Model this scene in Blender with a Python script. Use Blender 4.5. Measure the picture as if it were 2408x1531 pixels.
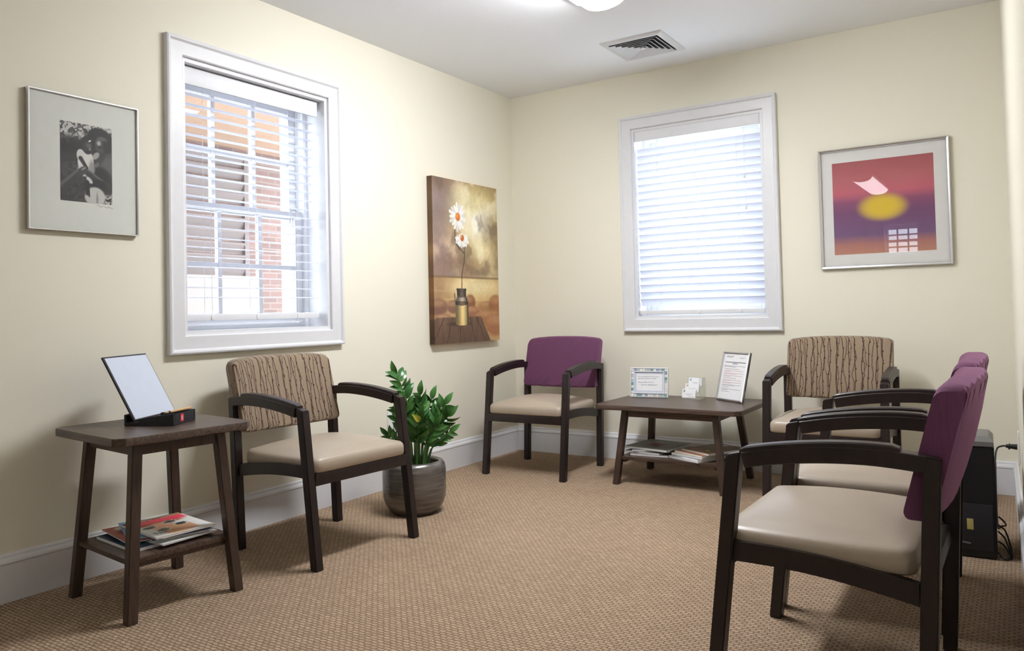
import bpy, bmesh, math, random
import numpy as np
from mathutils import Vector, Matrix

random.seed(7)
rng = np.random.default_rng(11)
for o in list(bpy.data.objects):
    bpy.data.objects.remove(o)
scene = bpy.context.scene
COL = scene.collection
PI = math.pi

# ------------------------------------------------------------------ camera
FPX, W_PX, H_PX = 1828.0967, 2408.0, 1531.0
YAW, PITCH, ROLL = math.radians(33.173), math.radians(1.507), math.radians(-1.32)
CAM = Vector((2.9426, -4.5312, 0.9546))
fwd = Vector((-math.sin(YAW) * math.cos(PITCH), math.cos(YAW) * math.cos(PITCH), math.sin(PITCH)))
rgt = fwd.cross(Vector((0, 0, 1))).normalized()
upv = rgt.cross(fwd)
r2 = rgt * math.cos(ROLL) + upv * math.sin(ROLL)
u2 = -rgt * math.sin(ROLL) + upv * math.cos(ROLL)
cd = bpy.data.cameras.new('camera')
cam = bpy.data.objects.new('camera', cd)
COL.objects.link(cam)
m = Matrix((r2, u2, -fwd)).transposed().to_4x4()
m.translation = CAM
cam.matrix_world = m
cd.sensor_fit = 'HORIZONTAL'
cd.sensor_width = 36.0
cd.lens = 36.0 * FPX / W_PX
cd.shift_y = -81.95 / W_PX
cd.clip_start = 0.02
cd.clip_end = 100
scene.camera = cam

# ------------------------------------------------------------------ world, exposure
SKY = 5.6
LAMP = 46.0
LAMP_REAR = 5.5
wd = bpy.data.worlds.new('world')
scene.world = wd
wd.use_nodes = True
bg = wd.node_tree.nodes['Background']
bg.inputs[0].default_value = (0.84, 0.92, 1.0, 1)
bg.inputs[1].default_value = SKY
vs = scene.view_settings
vs.view_transform = 'Standard'
vs.look = 'None'
vs.gamma = 1.0
vs.use_curve_mapping = False
vs.exposure = 0.84
cy = scene.cycles
cy.use_denoising = True
cy.max_bounces = 7
cy.diffuse_bounces = 5
cy.glossy_bounces = 3
cy.use_adaptive_sampling = True
cy.adaptive_threshold = 0.06
cy.adaptive_min_samples = 20
cy.use_light_tree = False
cy.transparent_max_bounces = 12
cy.caustics_reflective = False
cy.caustics_refractive = False
cy.sample_clamp_indirect = 6.0


def portal(loc, rot, sx, sy):
    l = bpy.data.lights.new('window_portal', 'AREA')
    l.shape = 'RECTANGLE'
    l.size, l.size_y = sx, sy
    l.cycles.is_portal = True
    o = bpy.data.objects.new('window_portal', l)
    o.location, o.rotation_euler = loc, rot
    COL.objects.link(o)


portal((-0.275, -2.1415, 1.47), (0, -PI / 2, 0), 1.2, 0.84)
portal((1.32, 0.275, 1.47), (-PI / 2, 0, 0), 0.84, 1.2)
portal((1.57, -7.875, 1.83), (PI / 2, 0, 0), 0.5, 0.5)


# ------------------------------------------------------------------ materials
def srgb(r, g, b):
    def f(c):
        c /= 255.0
        return c / 12.92 if c <= 0.04045 else ((c + 0.055) / 1.055) ** 2.4
    return (f(r), f(g), f(b), 1)


class N:
    """small node-tree writer"""
    def __init__(self, name):
        self.m = bpy.data.materials.new(name)
        self.m.use_nodes = True
        self.t = self.m.node_tree
        self.b = self.t.nodes['Principled BSDF']
        self.out = self.t.nodes['Material Output']

    def n(self, kind, **kw):
        nd = self.t.nodes.new(kind)
        for k, v in kw.items():
            setattr(nd, k, v)
        return nd

    def l(self, a, b):
        self.t.links.new(a, b)

    def math(self, op, a, b=None, c=None):
        nd = self.n('ShaderNodeMath', operation=op)
        for i, v in enumerate((a, b, c)):
            if v is None:
                continue
            if isinstance(v, (int, float)):
                nd.inputs[i].default_value = v
            else:
                self.l(v, nd.inputs[i])
        return nd.outputs[0]

    def coords(self, scale=(1, 1, 1), rot=(0, 0, 0), kind='Object'):
        tc = self.n('ShaderNodeTexCoord')
        mp = self.n('ShaderNodeMapping')
        mp.inputs['Scale'].default_value = scale
        mp.inputs['Rotation'].default_value = rot
        self.l(tc.outputs[kind], mp.inputs[0])
        return mp.outputs[0]

    def noise(self, vec, scale, detail=3, rough=0.5):
        nd = self.n('ShaderNodeTexNoise')
        self.l(vec, nd.inputs['Vector'])
        nd.inputs['Scale'].default_value = scale
        nd.inputs['Detail'].default_value = detail
        nd.inputs['Roughness'].default_value = rough
        return nd.outputs[0]

    def ramp(self, fac, stops):
        nd = self.n('ShaderNodeValToRGB')
        els = nd.color_ramp.elements
        while len(els) < len(stops):
            els.new(0.5)
        for e, (p, c) in zip(els, stops):
            e.position, e.color = p, c
        self.l(fac, nd.inputs[0])
        return nd.outputs[0]

    def mix(self, fac, a, b, blend='MIX'):
        nd = self.n('ShaderNodeMix', data_type='RGBA', blend_type=blend)
        for sock, v in ((nd.inputs[0], fac), (nd.inputs[6], a), (nd.inputs[7], b)):
            if isinstance(v, (int, float)):
                sock.default_value = v
            elif isinstance(v, tuple):
                sock.default_value = v
            else:
                self.l(v, sock)
        return nd.outputs[2]

    def bump(self, h, strength=0.3, dist=0.002):
        nd = self.n('ShaderNodeBump')
        nd.inputs['Strength'].default_value = strength
        nd.inputs['Distance'].default_value = dist
        self.l(h, nd.inputs['Height'])
        self.l(nd.outputs[0], self.b.inputs['Normal'])

    def color(self, c):
        s = self.b.inputs['Base Color']
        if isinstance(c, tuple):
            s.default_value = c
        else:
            self.l(c, s)

    def set(self, **kw):
        for k, v in kw.items():
            self.b.inputs[k.replace('_', ' ')].default_value = v


MATS = {}


def plain(name, col, rough=0.5, metal=0.0, bump=None, **kw):
    k = N(name)
    v = k.coords()
    nz = k.noise(v, bump[0] if bump else 30, 3)
    k.color(k.mix(nz, tuple(c * 0.96 for c in col[:3]) + (1,), tuple(min(1, c * 1.04) for c in col[:3]) + (1,)))
    k.set(Roughness=rough, Metallic=metal, **kw)
    if bump:
        k.bump(nz, bump[1], bump[2])
    MATS[name] = k.m
    return k.m


plain('wall_paint', (0.82, 0.788, 0.672, 1), 0.75, bump=(260, 0.10, 0.001))
plain('ceiling_paint', (0.88, 0.905, 0.955, 1), 0.85, bump=(200, 0.06, 0.001))
plain('trim_white', (0.72, 0.725, 0.755, 1), 0.38)
plain('blind_white', (0.74, 0.75, 0.79, 1), 0.45)
plain('plastic_white', (0.78, 0.78, 0.76, 1), 0.35)
plain('silver', (0.72, 0.71, 0.74, 1), 0.28, 1.0)
plain('paper', (0.82, 0.82, 0.84, 1), 0.6)
plain('mat_board', (0.68, 0.70, 0.66, 1), 0.8)
plain('mat_white', (0.78, 0.77, 0.76, 1), 0.8)
plain('ink', (0.06, 0.05, 0.07, 1), 0.7)
plain('ink_grey', (0.30, 0.29, 0.32, 1), 0.7)
plain('ink_red', (0.55, 0.30, 0.36, 1), 0.7)
plain('black_plastic', (0.012, 0.012, 0.014, 1), 0.42, bump=(400, 0.1, 0.0005))
plain('black_matte', (0.02, 0.019, 0.024, 1), 0.55)
plain('tower_top', (0.16, 0.155, 0.15, 1), 0.5)
plain('gold_label', (0.55, 0.45, 0.16, 1), 0.5)
plain('label_red', (0.72, 0.035, 0.05, 1), 0.5)
plain('bamboo', (0.60, 0.36, 0.15, 1), 0.45)
plain('soil', (0.03, 0.022, 0.016, 1), 0.9, bump=(90, 0.8, 0.006))
plain('drawing_surface', (0.56, 0.61, 0.72, 1), 0.55)
plain('porch_white', (0.8, 0.8, 0.8, 1), 0.6)
plain('concrete', (0.5, 0.47, 0.45, 1), 0.9)
plain('vent_dark', (0.05, 0.05, 0.06, 1), 0.8)
plain('pearl_light', (0.78, 0.77, 0.74, 1), 0.2)
plain('pearl_grey', (0.50, 0.54, 0.56, 1), 0.2)
plain('pearl_teal', (0.22, 0.36, 0.38, 1), 0.2)
plain('pearl_blue', (0.30, 0.38, 0.52, 1), 0.2)


def wood(name, dark, light, rough, scale=(2, 30, 30), amt=1.0):
    k = N(name)
    v = k.coords(scale)
    a = k.noise(v, 3.0, 5, 0.6)
    k.color(k.ramp(a, [(0.3, dark), (0.7, light)]))
    k.set(Roughness=rough)
    k.bump(a, 0.12, 0.001)
    MATS[name] = k.m


wood('chair_wood', (0.011, 0.0062, 0.0062, 1), (0.022, 0.012, 0.0115, 1), 0.38, (12, 12, 3))
wood('table_wood_top', (0.028, 0.0155, 0.011, 1), (0.122, 0.077, 0.056, 1), 0.38, (1.6, 30, 30))
wood('table_wood_leg', (0.034, 0.0195, 0.0140, 1), (0.078, 0.047, 0.034, 1), 0.42, (34, 34, 2.5))
wood('soffit_wood', (0.46, 0.30, 0.21, 1), (0.54, 0.38, 0.28, 1), 0.6, (1, 26, 26))

# carpet: rows of woven loops
k = N('carpet')
v = k.coords((1, 1, 1), (0, 0, 0.0))
wob = k.n('ShaderNodeTexNoise')
k.l(v, wob.inputs['Vector'])
wob.inputs['Scale'].default_value = 70.0
wob.inputs['Detail'].default_value = 2.0
vm = k.n('ShaderNodeVectorMath', operation='MULTIPLY_ADD')
k.l(wob.outputs['Color'], vm.inputs[0])
vm.inputs[1].default_value = (0.009, 0.009, 0.0)
k.l(v, vm.inputs[2])
br = k.n('ShaderNodeTexBrick')
k.l(vm.outputs[0], br.inputs['Vector'])
br.inputs['Scale'].default_value = 1.0
br.inputs['Brick Width'].default_value = 0.025
br.inputs['Row Height'].default_value = 0.0135
br.inputs['Mortar Size'].default_value = 0.0034
br.inputs['Mortar Smooth'].default_value = 0.9
br.inputs['Color1'].default_value = (0.57, 0.415, 0.285, 1)
br.inputs['Color2'].default_value = (0.47, 0.335, 0.225, 1)
br.inputs['Mortar'].default_value = (0.235, 0.158, 0.100, 1)
br.offset = 0.5
fine = k.noise(v, 420, 3, 0.7)
big = k.noise(v, 2.2, 3, 0.6)
c1 = k.mix(0.55, br.outputs['Color'], k.ramp(fine, [(0.3, (0.45, 0.45, 0.45, 1)), (0.7, (1.25, 1.22, 1.18, 1))]), 'MULTIPLY')
c2 = k.mix(0.5, c1, k.ramp(big, [(0.3, (0.86, 0.86, 0.86, 1)), (0.7, (1.06, 1.06, 1.06, 1))]), 'MULTIPLY')
k.color(c2)
k.set(Roughness=0.95)
hgt = k.math('ADD', k.math('MULTIPLY', br.outputs['Fac'], -1.0), k.math('MULTIPLY', fine, 0.7))
k.bump(hgt, 0.7, 0.004)
MATS['carpet'] = k.m

# seat vinyl
k = N('taupe_vinyl')
v = k.coords()
nz = k.noise(v, 900, 2)
k.color(k.mix(k.noise(v, 8, 2), (0.385, 0.318, 0.248, 1), (0.43, 0.36, 0.285, 1)))
k.set(Roughness=0.36)
k.bump(nz, 0.12, 0.0006)
MATS['taupe_vinyl'] = k.m

# purple weave
k = N('purple_fabric')
v = k.coords((160, 160, 9))
nz = k.noise(v, 2.0, 3, 0.7)
v2 = k.coords((700, 700, 700))
n2 = k.noise(v2, 1.0, 2)
k.color(k.mix(k.math('ADD', k.math('MULTIPLY', nz, 0.7), k.math('MULTIPLY', n2, 0.3)), (0.060, 0.014, 0.048, 1), (0.185, 0.060, 0.140, 1)))
k.set(Roughness=0.85, Sheen_Weight=0.55, Sheen_Roughness=0.4)
k.b.inputs['Sheen Tint'].default_value = (0.9, 0.45, 0.75, 1)
k.bump(n2, 0.35, 0.001)
MATS['purple_fabric'] = k.m

# tan fabric with winding budded stems
k = N('vine_fabric')
tc = k.n('ShaderNodeTexCoord')
sx = k.n('ShaderNodeSeparateXYZ')
k.l(tc.outputs['Object'], sx.inputs[0])
Z = sx.outputs[2]
X = k.math('ADD', sx.outputs[0], k.math('SUBTRACT', sx.outputs[1], k.math('MULTIPLY', Z, 0.28)))


def vine_layer(freq, off, width, wob, budw):
    u = k.math('ADD', k.math('MULTIPLY', X, freq), off)
    cell = k.math('FLOOR', u)
    fr = k.math('SUBTRACT', u, cell)
    cv = k.n('ShaderNodeCombineXYZ')
    k.l(k.math('MULTIPLY', cell, 7.31), cv.inputs[0])
    k.l(k.math('MULTIPLY', Z, 7.0), cv.inputs[1])
    cv.inputs[2].default_value = off * 3.7
    nz = k.noise(cv.outputs[0], 1.0, 2, 0.45)
    cen = k.math('ADD', 0.5, k.math('MULTIPLY', k.math('SUBTRACT', nz, 0.5), wob))
    d = k.math('ABSOLUTE', k.math('SUBTRACT', fr, cen))
    line = k.math('LESS_THAN', d, width)
    bz = k.math('FRACT', k.math('ADD', k.math('MULTIPLY', Z, 17.0), k.math('MULTIPLY', cell, 0.377)))
    bd = k.math('ABSOLUTE', k.math('SUBTRACT', bz, 0.5))
    off2 = k.math('ABSOLUTE', k.math('SUBTRACT', k.math('SUBTRACT', fr, cen), width * 0.9))
    rr = k.math('ADD', k.math('POWER', k.math('DIVIDE', off2, budw), 2.0), k.math('POWER', k.math('DIVIDE', bd, 0.075), 2.0))
    bud = k.math('LESS_THAN', rr, 1.0)
    return line, bud


v9 = k.coords((900, 900, 900))
n9 = k.noise(v9, 1, 2)
base = k.mix(n9, (0.215, 0.160, 0.104, 1), (0.335, 0.258, 0.175, 1))
l1, b1 = vine_layer(33.0, 0.2, 0.058, 1.1, 0.125)
l2, b2 = vine_layer(25.0, 4.6, 0.042, 1.3, 0.085)
l3, b3 = vine_layer(17.0, 9.1, 0.022, 1.3, 0.07)
c = k.mix(k.math('MAXIMUM', l2, l3), base, (0.085, 0.040, 0.034, 1))
c = k.mix(k.math('MAXIMUM', b2, b3), c, (0.13, 0.075, 0.06, 1))
c = k.mix(k.math('MAXIMUM', l1, b1), c, (0.060, 0.0125, 0.0135, 1))
k.color(c)
k.set(Roughness=0.9, Sheen_Weight=0.15)
k.bump(n9, 0.3, 0.001)
MATS['vine_fabric'] = k.m

# vertex colour print
k = N('printed')
at = k.n('ShaderNodeAttribute', attribute_name='Col')
k.color(at.outputs['Color'])
k.set(Roughness=0.55)
MATS['printed'] = k.m
k = N('canvas_print')
at = k.n('ShaderNodeAttribute', attribute_name='Col')
k.color(at.outputs['Color'])
k.set(Roughness=0.6)
k.bump(k.noise(k.coords(), 900, 2), 0.2, 0.0006)
MATS['canvas_print'] = k.m

# glazed pot
k = N('pot_glaze')
v = k.coords((3, 3, 60))
nz = k.noise(v, 2, 4)
k.color(k.ramp(nz, [(0.3, (0.115, 0.105, 0.098, 1)), (0.75, (0.25, 0.235, 0.22, 1))]))
k.set(Roughness=0.27, Metallic=0.55)
k.bump(nz, 0.1, 0.001)
MATS['pot_glaze'] = k.m

# leaves
k = N('leaf_green')
oi = k.n('ShaderNodeObjectInfo')
v = k.coords()
c = k.mix(oi.outputs['Random'], (0.022, 0.105, 0.020, 1), (0.075, 0.215, 0.045, 1))
k.color(k.mix(k.math('MULTIPLY', k.noise(v, 60, 2), 0.5), c, (0.05, 0.17, 0.04, 1)))
k.set(Roughness=0.28)
MATS['leaf_green'] = k.m
plain('stem_green', (0.075, 0.17, 0.045, 1), 0.4)
plain('leaf_yellow', (0.42, 0.45, 0.05, 1), 0.35)


# thin glass
def glass(name, f0, tint=(1, 1, 1, 1), rough=0.0):
    """thin clear sheet: see-through face on, mirror-like at a grazing angle"""
    k = N(name)
    k.t.nodes.remove(k.b)
    tr = k.n('ShaderNodeBsdfTransparent')
    tr.inputs[0].default_value = tint
    gl = k.n('ShaderNodeBsdfGlossy')
    gl.inputs['Roughness'].default_value = rough
    lw = k.n('ShaderNodeLayerWeight')
    lw.inputs[0].default_value = 0.5
    fac = k.math('ADD', f0, k.math('MULTIPLY', k.math('POWER', lw.outputs['Facing'], 5.0), 1.0 - f0))
    mx = k.n('ShaderNodeMixShader')
    k.l(fac, mx.inputs[0])
    k.l(tr.outputs[0], mx.inputs[1])
    k.l(gl.outputs[0], mx.inputs[2])
    k.l(mx.outputs[0], k.out.inputs[0])
    MATS[name] = k.m


glass('window_glass', 0.03, (0.97, 0.98, 0.98, 1))
glass('picture_glass', 0.035)
glass('low_glare_glass', 0.006)
glass('acrylic', 0.04, (0.96, 0.97, 0.96, 1))

# blind slats let some daylight through
k = N('slat_vinyl')
tr = k.n('ShaderNodeBsdfTranslucent')
tr.inputs[0].default_value = (0.80, 0.85, 0.98, 1)
mx = k.n('ShaderNodeMixShader')
mx.inputs[0].default_value = 0.32
k.color((0.86, 0.87, 0.91, 1))
k.set(Roughness=0.4)
k.l(k.b.outputs[0], mx.inputs[1])
k.l(tr.outputs[0], mx.inputs[2])
k.l(mx.outputs[0], k.out.inputs[0])
MATS['slat_vinyl'] = k.m

# lamp lens
for nm, st in (('lamp_lens', LAMP), ('lamp_lens_rear', LAMP_REAR)):
    k = N(nm)
    k.color((0.9, 0.9, 0.9, 1))
    k.b.inputs['Emission Color'].default_value = (0.955, 0.972, 1.0, 1)
    k.b.inputs['Emission Strength'].default_value = st
    MATS[nm] = k.m

# colour-field print: rose over violet over tan with a soft yellow glow
k = N('colour_field_print')
tc = k.n('ShaderNodeTexCoord')
sx = k.n('ShaderNodeSeparateXYZ')
k.l(tc.outputs['Object'], sx.inputs[0])
nzz = k.noise(tc.outputs['Object'], 9, 4)
zz = k.math('ADD', k.math('DIVIDE', sx.outputs[2], 0.501), k.math('MULTIPLY', k.math('SUBTRACT', nzz, 0.5), 0.05))
gr = k.ramp(zz, [(0.0, srgb(190, 132, 112)), (0.10, srgb(176, 116, 108)), (0.20, srgb(116, 82, 124)), (0.45, srgb(118, 68, 112)),
                 (0.56, srgb(140, 74, 112)), (0.66, srgb(196, 96, 112)), (0.80, srgb(184, 98, 104)), (1.0, srgb(168, 84, 88))])
dx = k.math('DIVIDE', k.math('SUBTRACT', sx.outputs[0], 0.245), 0.115)
dz = k.math('DIVIDE', k.math('SUBTRACT', sx.outputs[2], 0.245), 0.070)
rr = k.math('ADD', k.math('MULTIPLY', dx, dx), k.math('MULTIPLY', dz, dz))
fac = k.n('ShaderNodeMapRange', interpolation_type='SMOOTHSTEP')
k.l(rr, fac.inputs[0])
fac.inputs[1].default_value, fac.inputs[2].default_value = 0.15, 1.5
fac.inputs[3].default_value, fac.inputs[4].default_value = 1.0, 0.0
k.color(k.mix(fac.outputs[0], gr, srgb(226, 192, 50)))
k.set(Roughness=0.6)
MATS['colour_field_print'] = k.m

# exterior
k = N('brick')
v = k.coords()
sw = k.n('ShaderNodeSeparateXYZ')
k.l(v, sw.inputs[0])
cb = k.n('ShaderNodeCombineXYZ')
k.l(sw.outputs[1], cb.inputs[0])
k.l(sw.outputs[2], cb.inputs[1])
br = k.n('ShaderNodeTexBrick')
k.l(cb.outputs[0], br.inputs['Vector'])
br.inputs['Scale'].default_value = 1
br.inputs['Brick Width'].default_value = 0.21
br.inputs['Row Height'].default_value = 0.075
br.inputs['Mortar Size'].default_value = 0.008
br.inputs['Color1'].default_value = (0.20, 0.125, 0.11, 1)
br.inputs['Color2'].default_value = (0.15, 0.10, 0.09, 1)
br.inputs['Mortar'].default_value = (0.21, 0.17, 0.155, 1)
k.color(br.outputs['Color'])
k.set(Roughness=0.9)
MATS['brick'] = k.m
plain('added_wall_render', (0.21, 0.18, 0.17, 1), 0.85)
plain('siding', (0.16, 0.13, 0.125, 1), 0.7)


# ------------------------------------------------------------------ geometry helpers
def mesh_from(name, verts, faces, smooth=False):
    me = bpy.data.meshes.new(name)
    me.from_pydata([tuple(v) for v in verts], [], faces)
    me.validate()
    bm = bmesh.new()
    bm.from_mesh(me)
    bmesh.ops.recalc_face_normals(bm, faces=bm.faces)
    bm.to_mesh(me)
    bm.free()
    if smooth:
        me.polygons.foreach_set('use_smooth', [True] * len(me.polygons))
    me.update()
    return me


def obj(name, me, mat=None, parent=None, loc=(0, 0, 0), rot=(0, 0, 0)):
    o = bpy.data.objects.new(name, me)
    COL.objects.link(o)
    o.location = loc
    o.rotation_euler = rot
    if mat and not me.materials:
        me.materials.append(MATS[mat])
    if parent:
        o.parent = parent
    return o


def tag(o, label=None, cat=None, group=None, kind=None):
    if label:
        o['label'] = label
    if cat:
        o['category'] = cat
    if group:
        o['group'] = group
    if kind:
        o['kind'] = kind
    return o


def root(name, loc, label=None, cat=None, group=None, kind=None, rotz=0.0):
    o = bpy.data.objects.new(name, None)
    o.empty_display_size = 0.1
    COL.objects.link(o)
    o.location = loc
    o.rotation_euler = (0, 0, rotz)
    return tag(o, label, cat, group, kind)


def boxes(name, lst, bevel=0.0, seg=2, smooth=True):
    """mesh of axis aligned boxes ((x0,x1),(y0,y1),(z0,z1))"""
    bm = bmesh.new()
    for (x0, x1), (y0, y1), (z0, z1) in lst:
        r = bmesh.ops.create_cube(bm, size=1)
        for v in r['verts']:
            v.co = Vector(((x0 + x1) / 2 + v.co.x * (x1 - x0), (y0 + y1) / 2 + v.co.y * (y1 - y0), (z0 + z1) / 2 + v.co.z * (z1 - z0)))
    if bevel:
        bmesh.ops.bevel(bm, geom=list(bm.edges), offset=bevel, segments=seg, affect='EDGES', profile=0.6)
    me = bpy.data.meshes.new(name)
    bm.to_mesh(me)
    bm.free()
    if bevel and smooth:
        shade(me)
    return me


def shade(me, angle=40):
    me.polygons.foreach_set('use_smooth', [True] * len(me.polygons))
    try:
        me.set_sharp_from_angle(angle=math.radians(angle))
    except Exception:
        pass


def box(name, x, y, z, mat, parent=None, bevel=0.002, **kw):
    return obj(name, boxes(name, [(x, y, z)], bevel), mat, parent, **kw)


def loft(name, rings, cap=True, closed=False, smooth=True, angle=40):
    n = len(rings[0])
    verts = [p for r in rings for p in r]
    faces = []
    R = len(rings)
    for i in range(R if closed else R - 1):
        a, b = i * n, ((i + 1) % R) * n
        for j in range(n):
            k2 = (j + 1) % n
            faces.append((a + j, a + k2, b + k2, b + j))
    if cap and not closed:
        faces.append(tuple(range(n)))
        faces.append(tuple(range((R - 1) * n, R * n)))
    me = mesh_from(name, verts, faces)
    if smooth:
        shade(me, angle)
    return me


def prism(name, b, t, bevel=0.003, seg=2):
    """four-sided post from bottom corners to top corners, edges eased"""
    bm = bmesh.new()
    vb = [bm.verts.new(p) for p in b]
    vt = [bm.verts.new(p) for p in t]
    bm.faces.new(vb[::-1])
    bm.faces.new(vt)
    for i in range(4):
        bm.faces.new((vb[i], vb[(i + 1) % 4], vt[(i + 1) % 4], vt[i]))
    bmesh.ops.recalc_face_normals(bm, faces=bm.faces)
    if bevel:
        bmesh.ops.bevel(bm, geom=list(bm.edges), offset=bevel, segments=seg, affect='EDGES')
    me = bpy.data.meshes.new(name)
    bm.to_mesh(me)
    bm.free()
    shade(me)
    return me


def lathe(name, prof, n=48):
    rings = []
    verts, faces = [], []
    for r, z in prof:
        for j in range(n):
            a = 2 * PI * j / n
            verts.append((r * math.cos(a), r * math.sin(a), z))
    for i in range(len(prof) - 1):
        for j in range(n):
            faces.append((i * n + j, i * n + (j + 1) % n, (i + 1) * n + (j + 1) % n, (i + 1) * n + j))
    faces.append(tuple(range(n)))
    faces.append(tuple(range((len(prof) - 1) * n, len(prof) * n)))
    me = mesh_from(name, verts, faces)
    shade(me, 50)
    return me


def bez(pts, n):
    """Catmull-Rom through pts"""
    P = [Vector(p) for p in pts]
    P = [P[0] * 2 - P[1]] + P + [P[-1] * 2 - P[-2]]
    out = []
    segs = len(P) - 3
    for i in range(n + 1):
        t = i / n * segs
        s = min(int(t), segs - 1)
        t -= s
        a, b, c, d = P[s:s + 4]
        out.append(0.5 * ((2 * b) + (c - a) * t + (2 * a - 5 * b + 4 * c - d) * t * t + (3 * b - a - 3 * c + d) * t ** 3))
    return out


def tube(name, pts, rad, n=8, samples=None, taper=None):
    path = bez(pts, samples or 6 * (len(pts) - 1))
    rings = []
    for i, p in enumerate(path):
        a = path[max(i - 1, 0)]
        b = path[min(i + 1, len(path) - 1)]
        t = (b - a).normalized()
        ref = Vector((0, 0, 1)) if abs(t.z) < 0.9 else Vector((1, 0, 0))
        s = t.cross(ref).normalized()
        q = s.cross(t)
        f = i / (len(path) - 1)
        r = rad * (1 if taper is None else 1 + (taper - 1) * f)
        rings.append([p + s * r * math.cos(2 * PI * j / n) + q * r * math.sin(2 * PI * j / n) for j in range(n)])
    return loft(name, rings, angle=60)


def frame_sides(name, a0, a1, z0, z1, prof, to3, mat, parent, names=None):
    """four mitred sides round an opening; prof = (outward distance, height) pairs"""
    corners = [(a0, z0, -1, -1), (a1, z0, 1, -1), (a1, z1, 1, 1), (a0, z1, -1, 1)]
    res = []
    for i in range(4):
        A, B = corners[i], corners[(i + 1) % 4]
        rings = [[to3(c[0] + c[2] * s, c[1] + c[3] * s, t) for s, t in prof] for c in (A, B)]
        me = loft(name, rings, angle=35)
        res.append(obj(name, me, mat, parent))
    return res


def print_grid(name, w, h, nx, nz, fn, mat='printed'):
    """flat printed sheet in the XZ plane, facing -Y; fn(u, v) -> sRGB 0..1 array"""
    u, v = np.meshgrid(np.linspace(0, 1, nx + 1), np.linspace(0, 1, nz + 1))
    rgb = np.clip(fn(u, v), 0, 1)
    lin = np.where(rgb <= 0.04045, rgb / 12.92, ((rgb + 0.055) / 1.055) ** 2.4)
    co = np.stack([u * w, np.zeros_like(u), v * h], -1).reshape(-1, 3)
    idx = np.arange((nx + 1) * (nz + 1)).reshape(nz + 1, nx + 1)
    f = np.stack([idx[:-1, :-1], idx[:-1, 1:], idx[1:, 1:], idx[1:, :-1]], -1).reshape(-1, 4)
    me = bpy.data.meshes.new(name)
    me.vertices.add(len(co))
    me.vertices.foreach_set('co', co.ravel())
    me.loops.add(f.size)
    me.loops.foreach_set('vertex_index', f.ravel())
    me.polygons.add(len(f))
    me.polygons.foreach_set('loop_start', np.arange(len(f)) * 4)
    me.polygons.foreach_set('loop_total', np.full(len(f), 4))
    me.update(calc_edges=True)
    at = me.color_attributes.new('Col', 'FLOAT_COLOR', 'POINT')
    rgba = np.concatenate([lin.reshape(-1, 3), np.ones((len(co), 1))], 1)
    at.data.foreach_set('color', rgba.ravel())
    me.materials.append(MATS[mat])
    return me


def text_mesh(body, size, align='LEFT', shear=0.0):
    cu = bpy.data.curves.new('writing', 'FONT')
    cu.body = body
    cu.size = size
    cu.align_x = align
    cu.shear = shear
    cu.extrude = 0.0001
    cu.resolution_u = 2
    o = bpy.data.objects.new('writing_tmp', cu)
    COL.objects.link(o)
    dg = bpy.context.evaluated_depsgraph_get()
    me = bpy.data.meshes.new_from_object(o.evaluated_get(dg))
    bpy.data.objects.remove(o)
    bpy.data.curves.remove(cu)
    me.name = 'writing'
    return me


# numpy paint helpers
def vnoise(u, v, fx, fy, seed, octaves=3):
    g = np.random.default_rng(seed)
    out = np.zeros_like(u)
    amp, tot = 1.0, 0.0
    for _ in range(octaves):
        t = g.random((64, 64))
        x, y = u * fx, v * fy
        xi, yi = np.floor(x).astype(int), np.floor(y).astype(int)
        xf, yf = x - xi, y - yi
        xf, yf = xf * xf * (3 - 2 * xf), yf * yf * (3 - 2 * yf)
        a = t[yi % 64, xi % 64] * (1 - xf) + t[yi % 64, (xi + 1) % 64] * xf
        b = t[(yi + 1) % 64, xi % 64] * (1 - xf) + t[(yi + 1) % 64, (xi + 1) % 64] * xf
        out += amp * (a * (1 - yf) + b * yf)
        tot += amp
        amp *= 0.5
        fx, fy = fx * 2, fy * 2
    return out / tot


def sstep(a, b, x):
    t = np.clip((x - a) / (b - a), 0, 1)
    return t * t * (3 - 2 * t)


def ell(u, v, cu_, cv_, ru, rv, soft=0.15, ang=0.0):
    x, y = u - cu_, v - cv_
    c_, s_ = math.cos(ang), math.sin(ang)
    x, y = x * c_ + y * s_, -x * s_ + y * c_
    d = np.sqrt((x / ru) ** 2 + (y / rv) ** 2)
    return 1 - sstep(1 - soft, 1 + soft, d)


def capsule(u, v, p, q, r0, r1, soft=0.15, asp=1.0):
    px, py = p[0], p[1] * asp
    qx, qy = q[0], q[1] * asp
    x, y = u, v * asp
    dx_, dy_ = qx - px, qy - py
    t = np.clip(((x - px) * dx_ + (y - py) * dy_) / (dx_ * dx_ + dy_ * dy_), 0, 1)
    d = np.hypot(x - px - t * dx_, y - py - t * dy_)
    return 1 - sstep(1 - soft, 1 + soft, d / (r0 + (r1 - r0) * t))


def over(img, mask, col):
    col = np.array(col, float)
    if col.ndim == 1 and col.shape[0] != 3:
        col = np.repeat(col, 3)
    if col.ndim == 0:
        col = np.array([col, col, col])
    return img * (1 - mask[..., None]) + col * mask[..., None]


# ------------------------------------------------------------------ the room
H = 2.44
YF = -7.6                 # wall behind the photographer
RW0, RWS = 2.905, 0.0225  # right wall runs very slightly out of square


def rwx(y):
    return RW0 - RWS * y


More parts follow.
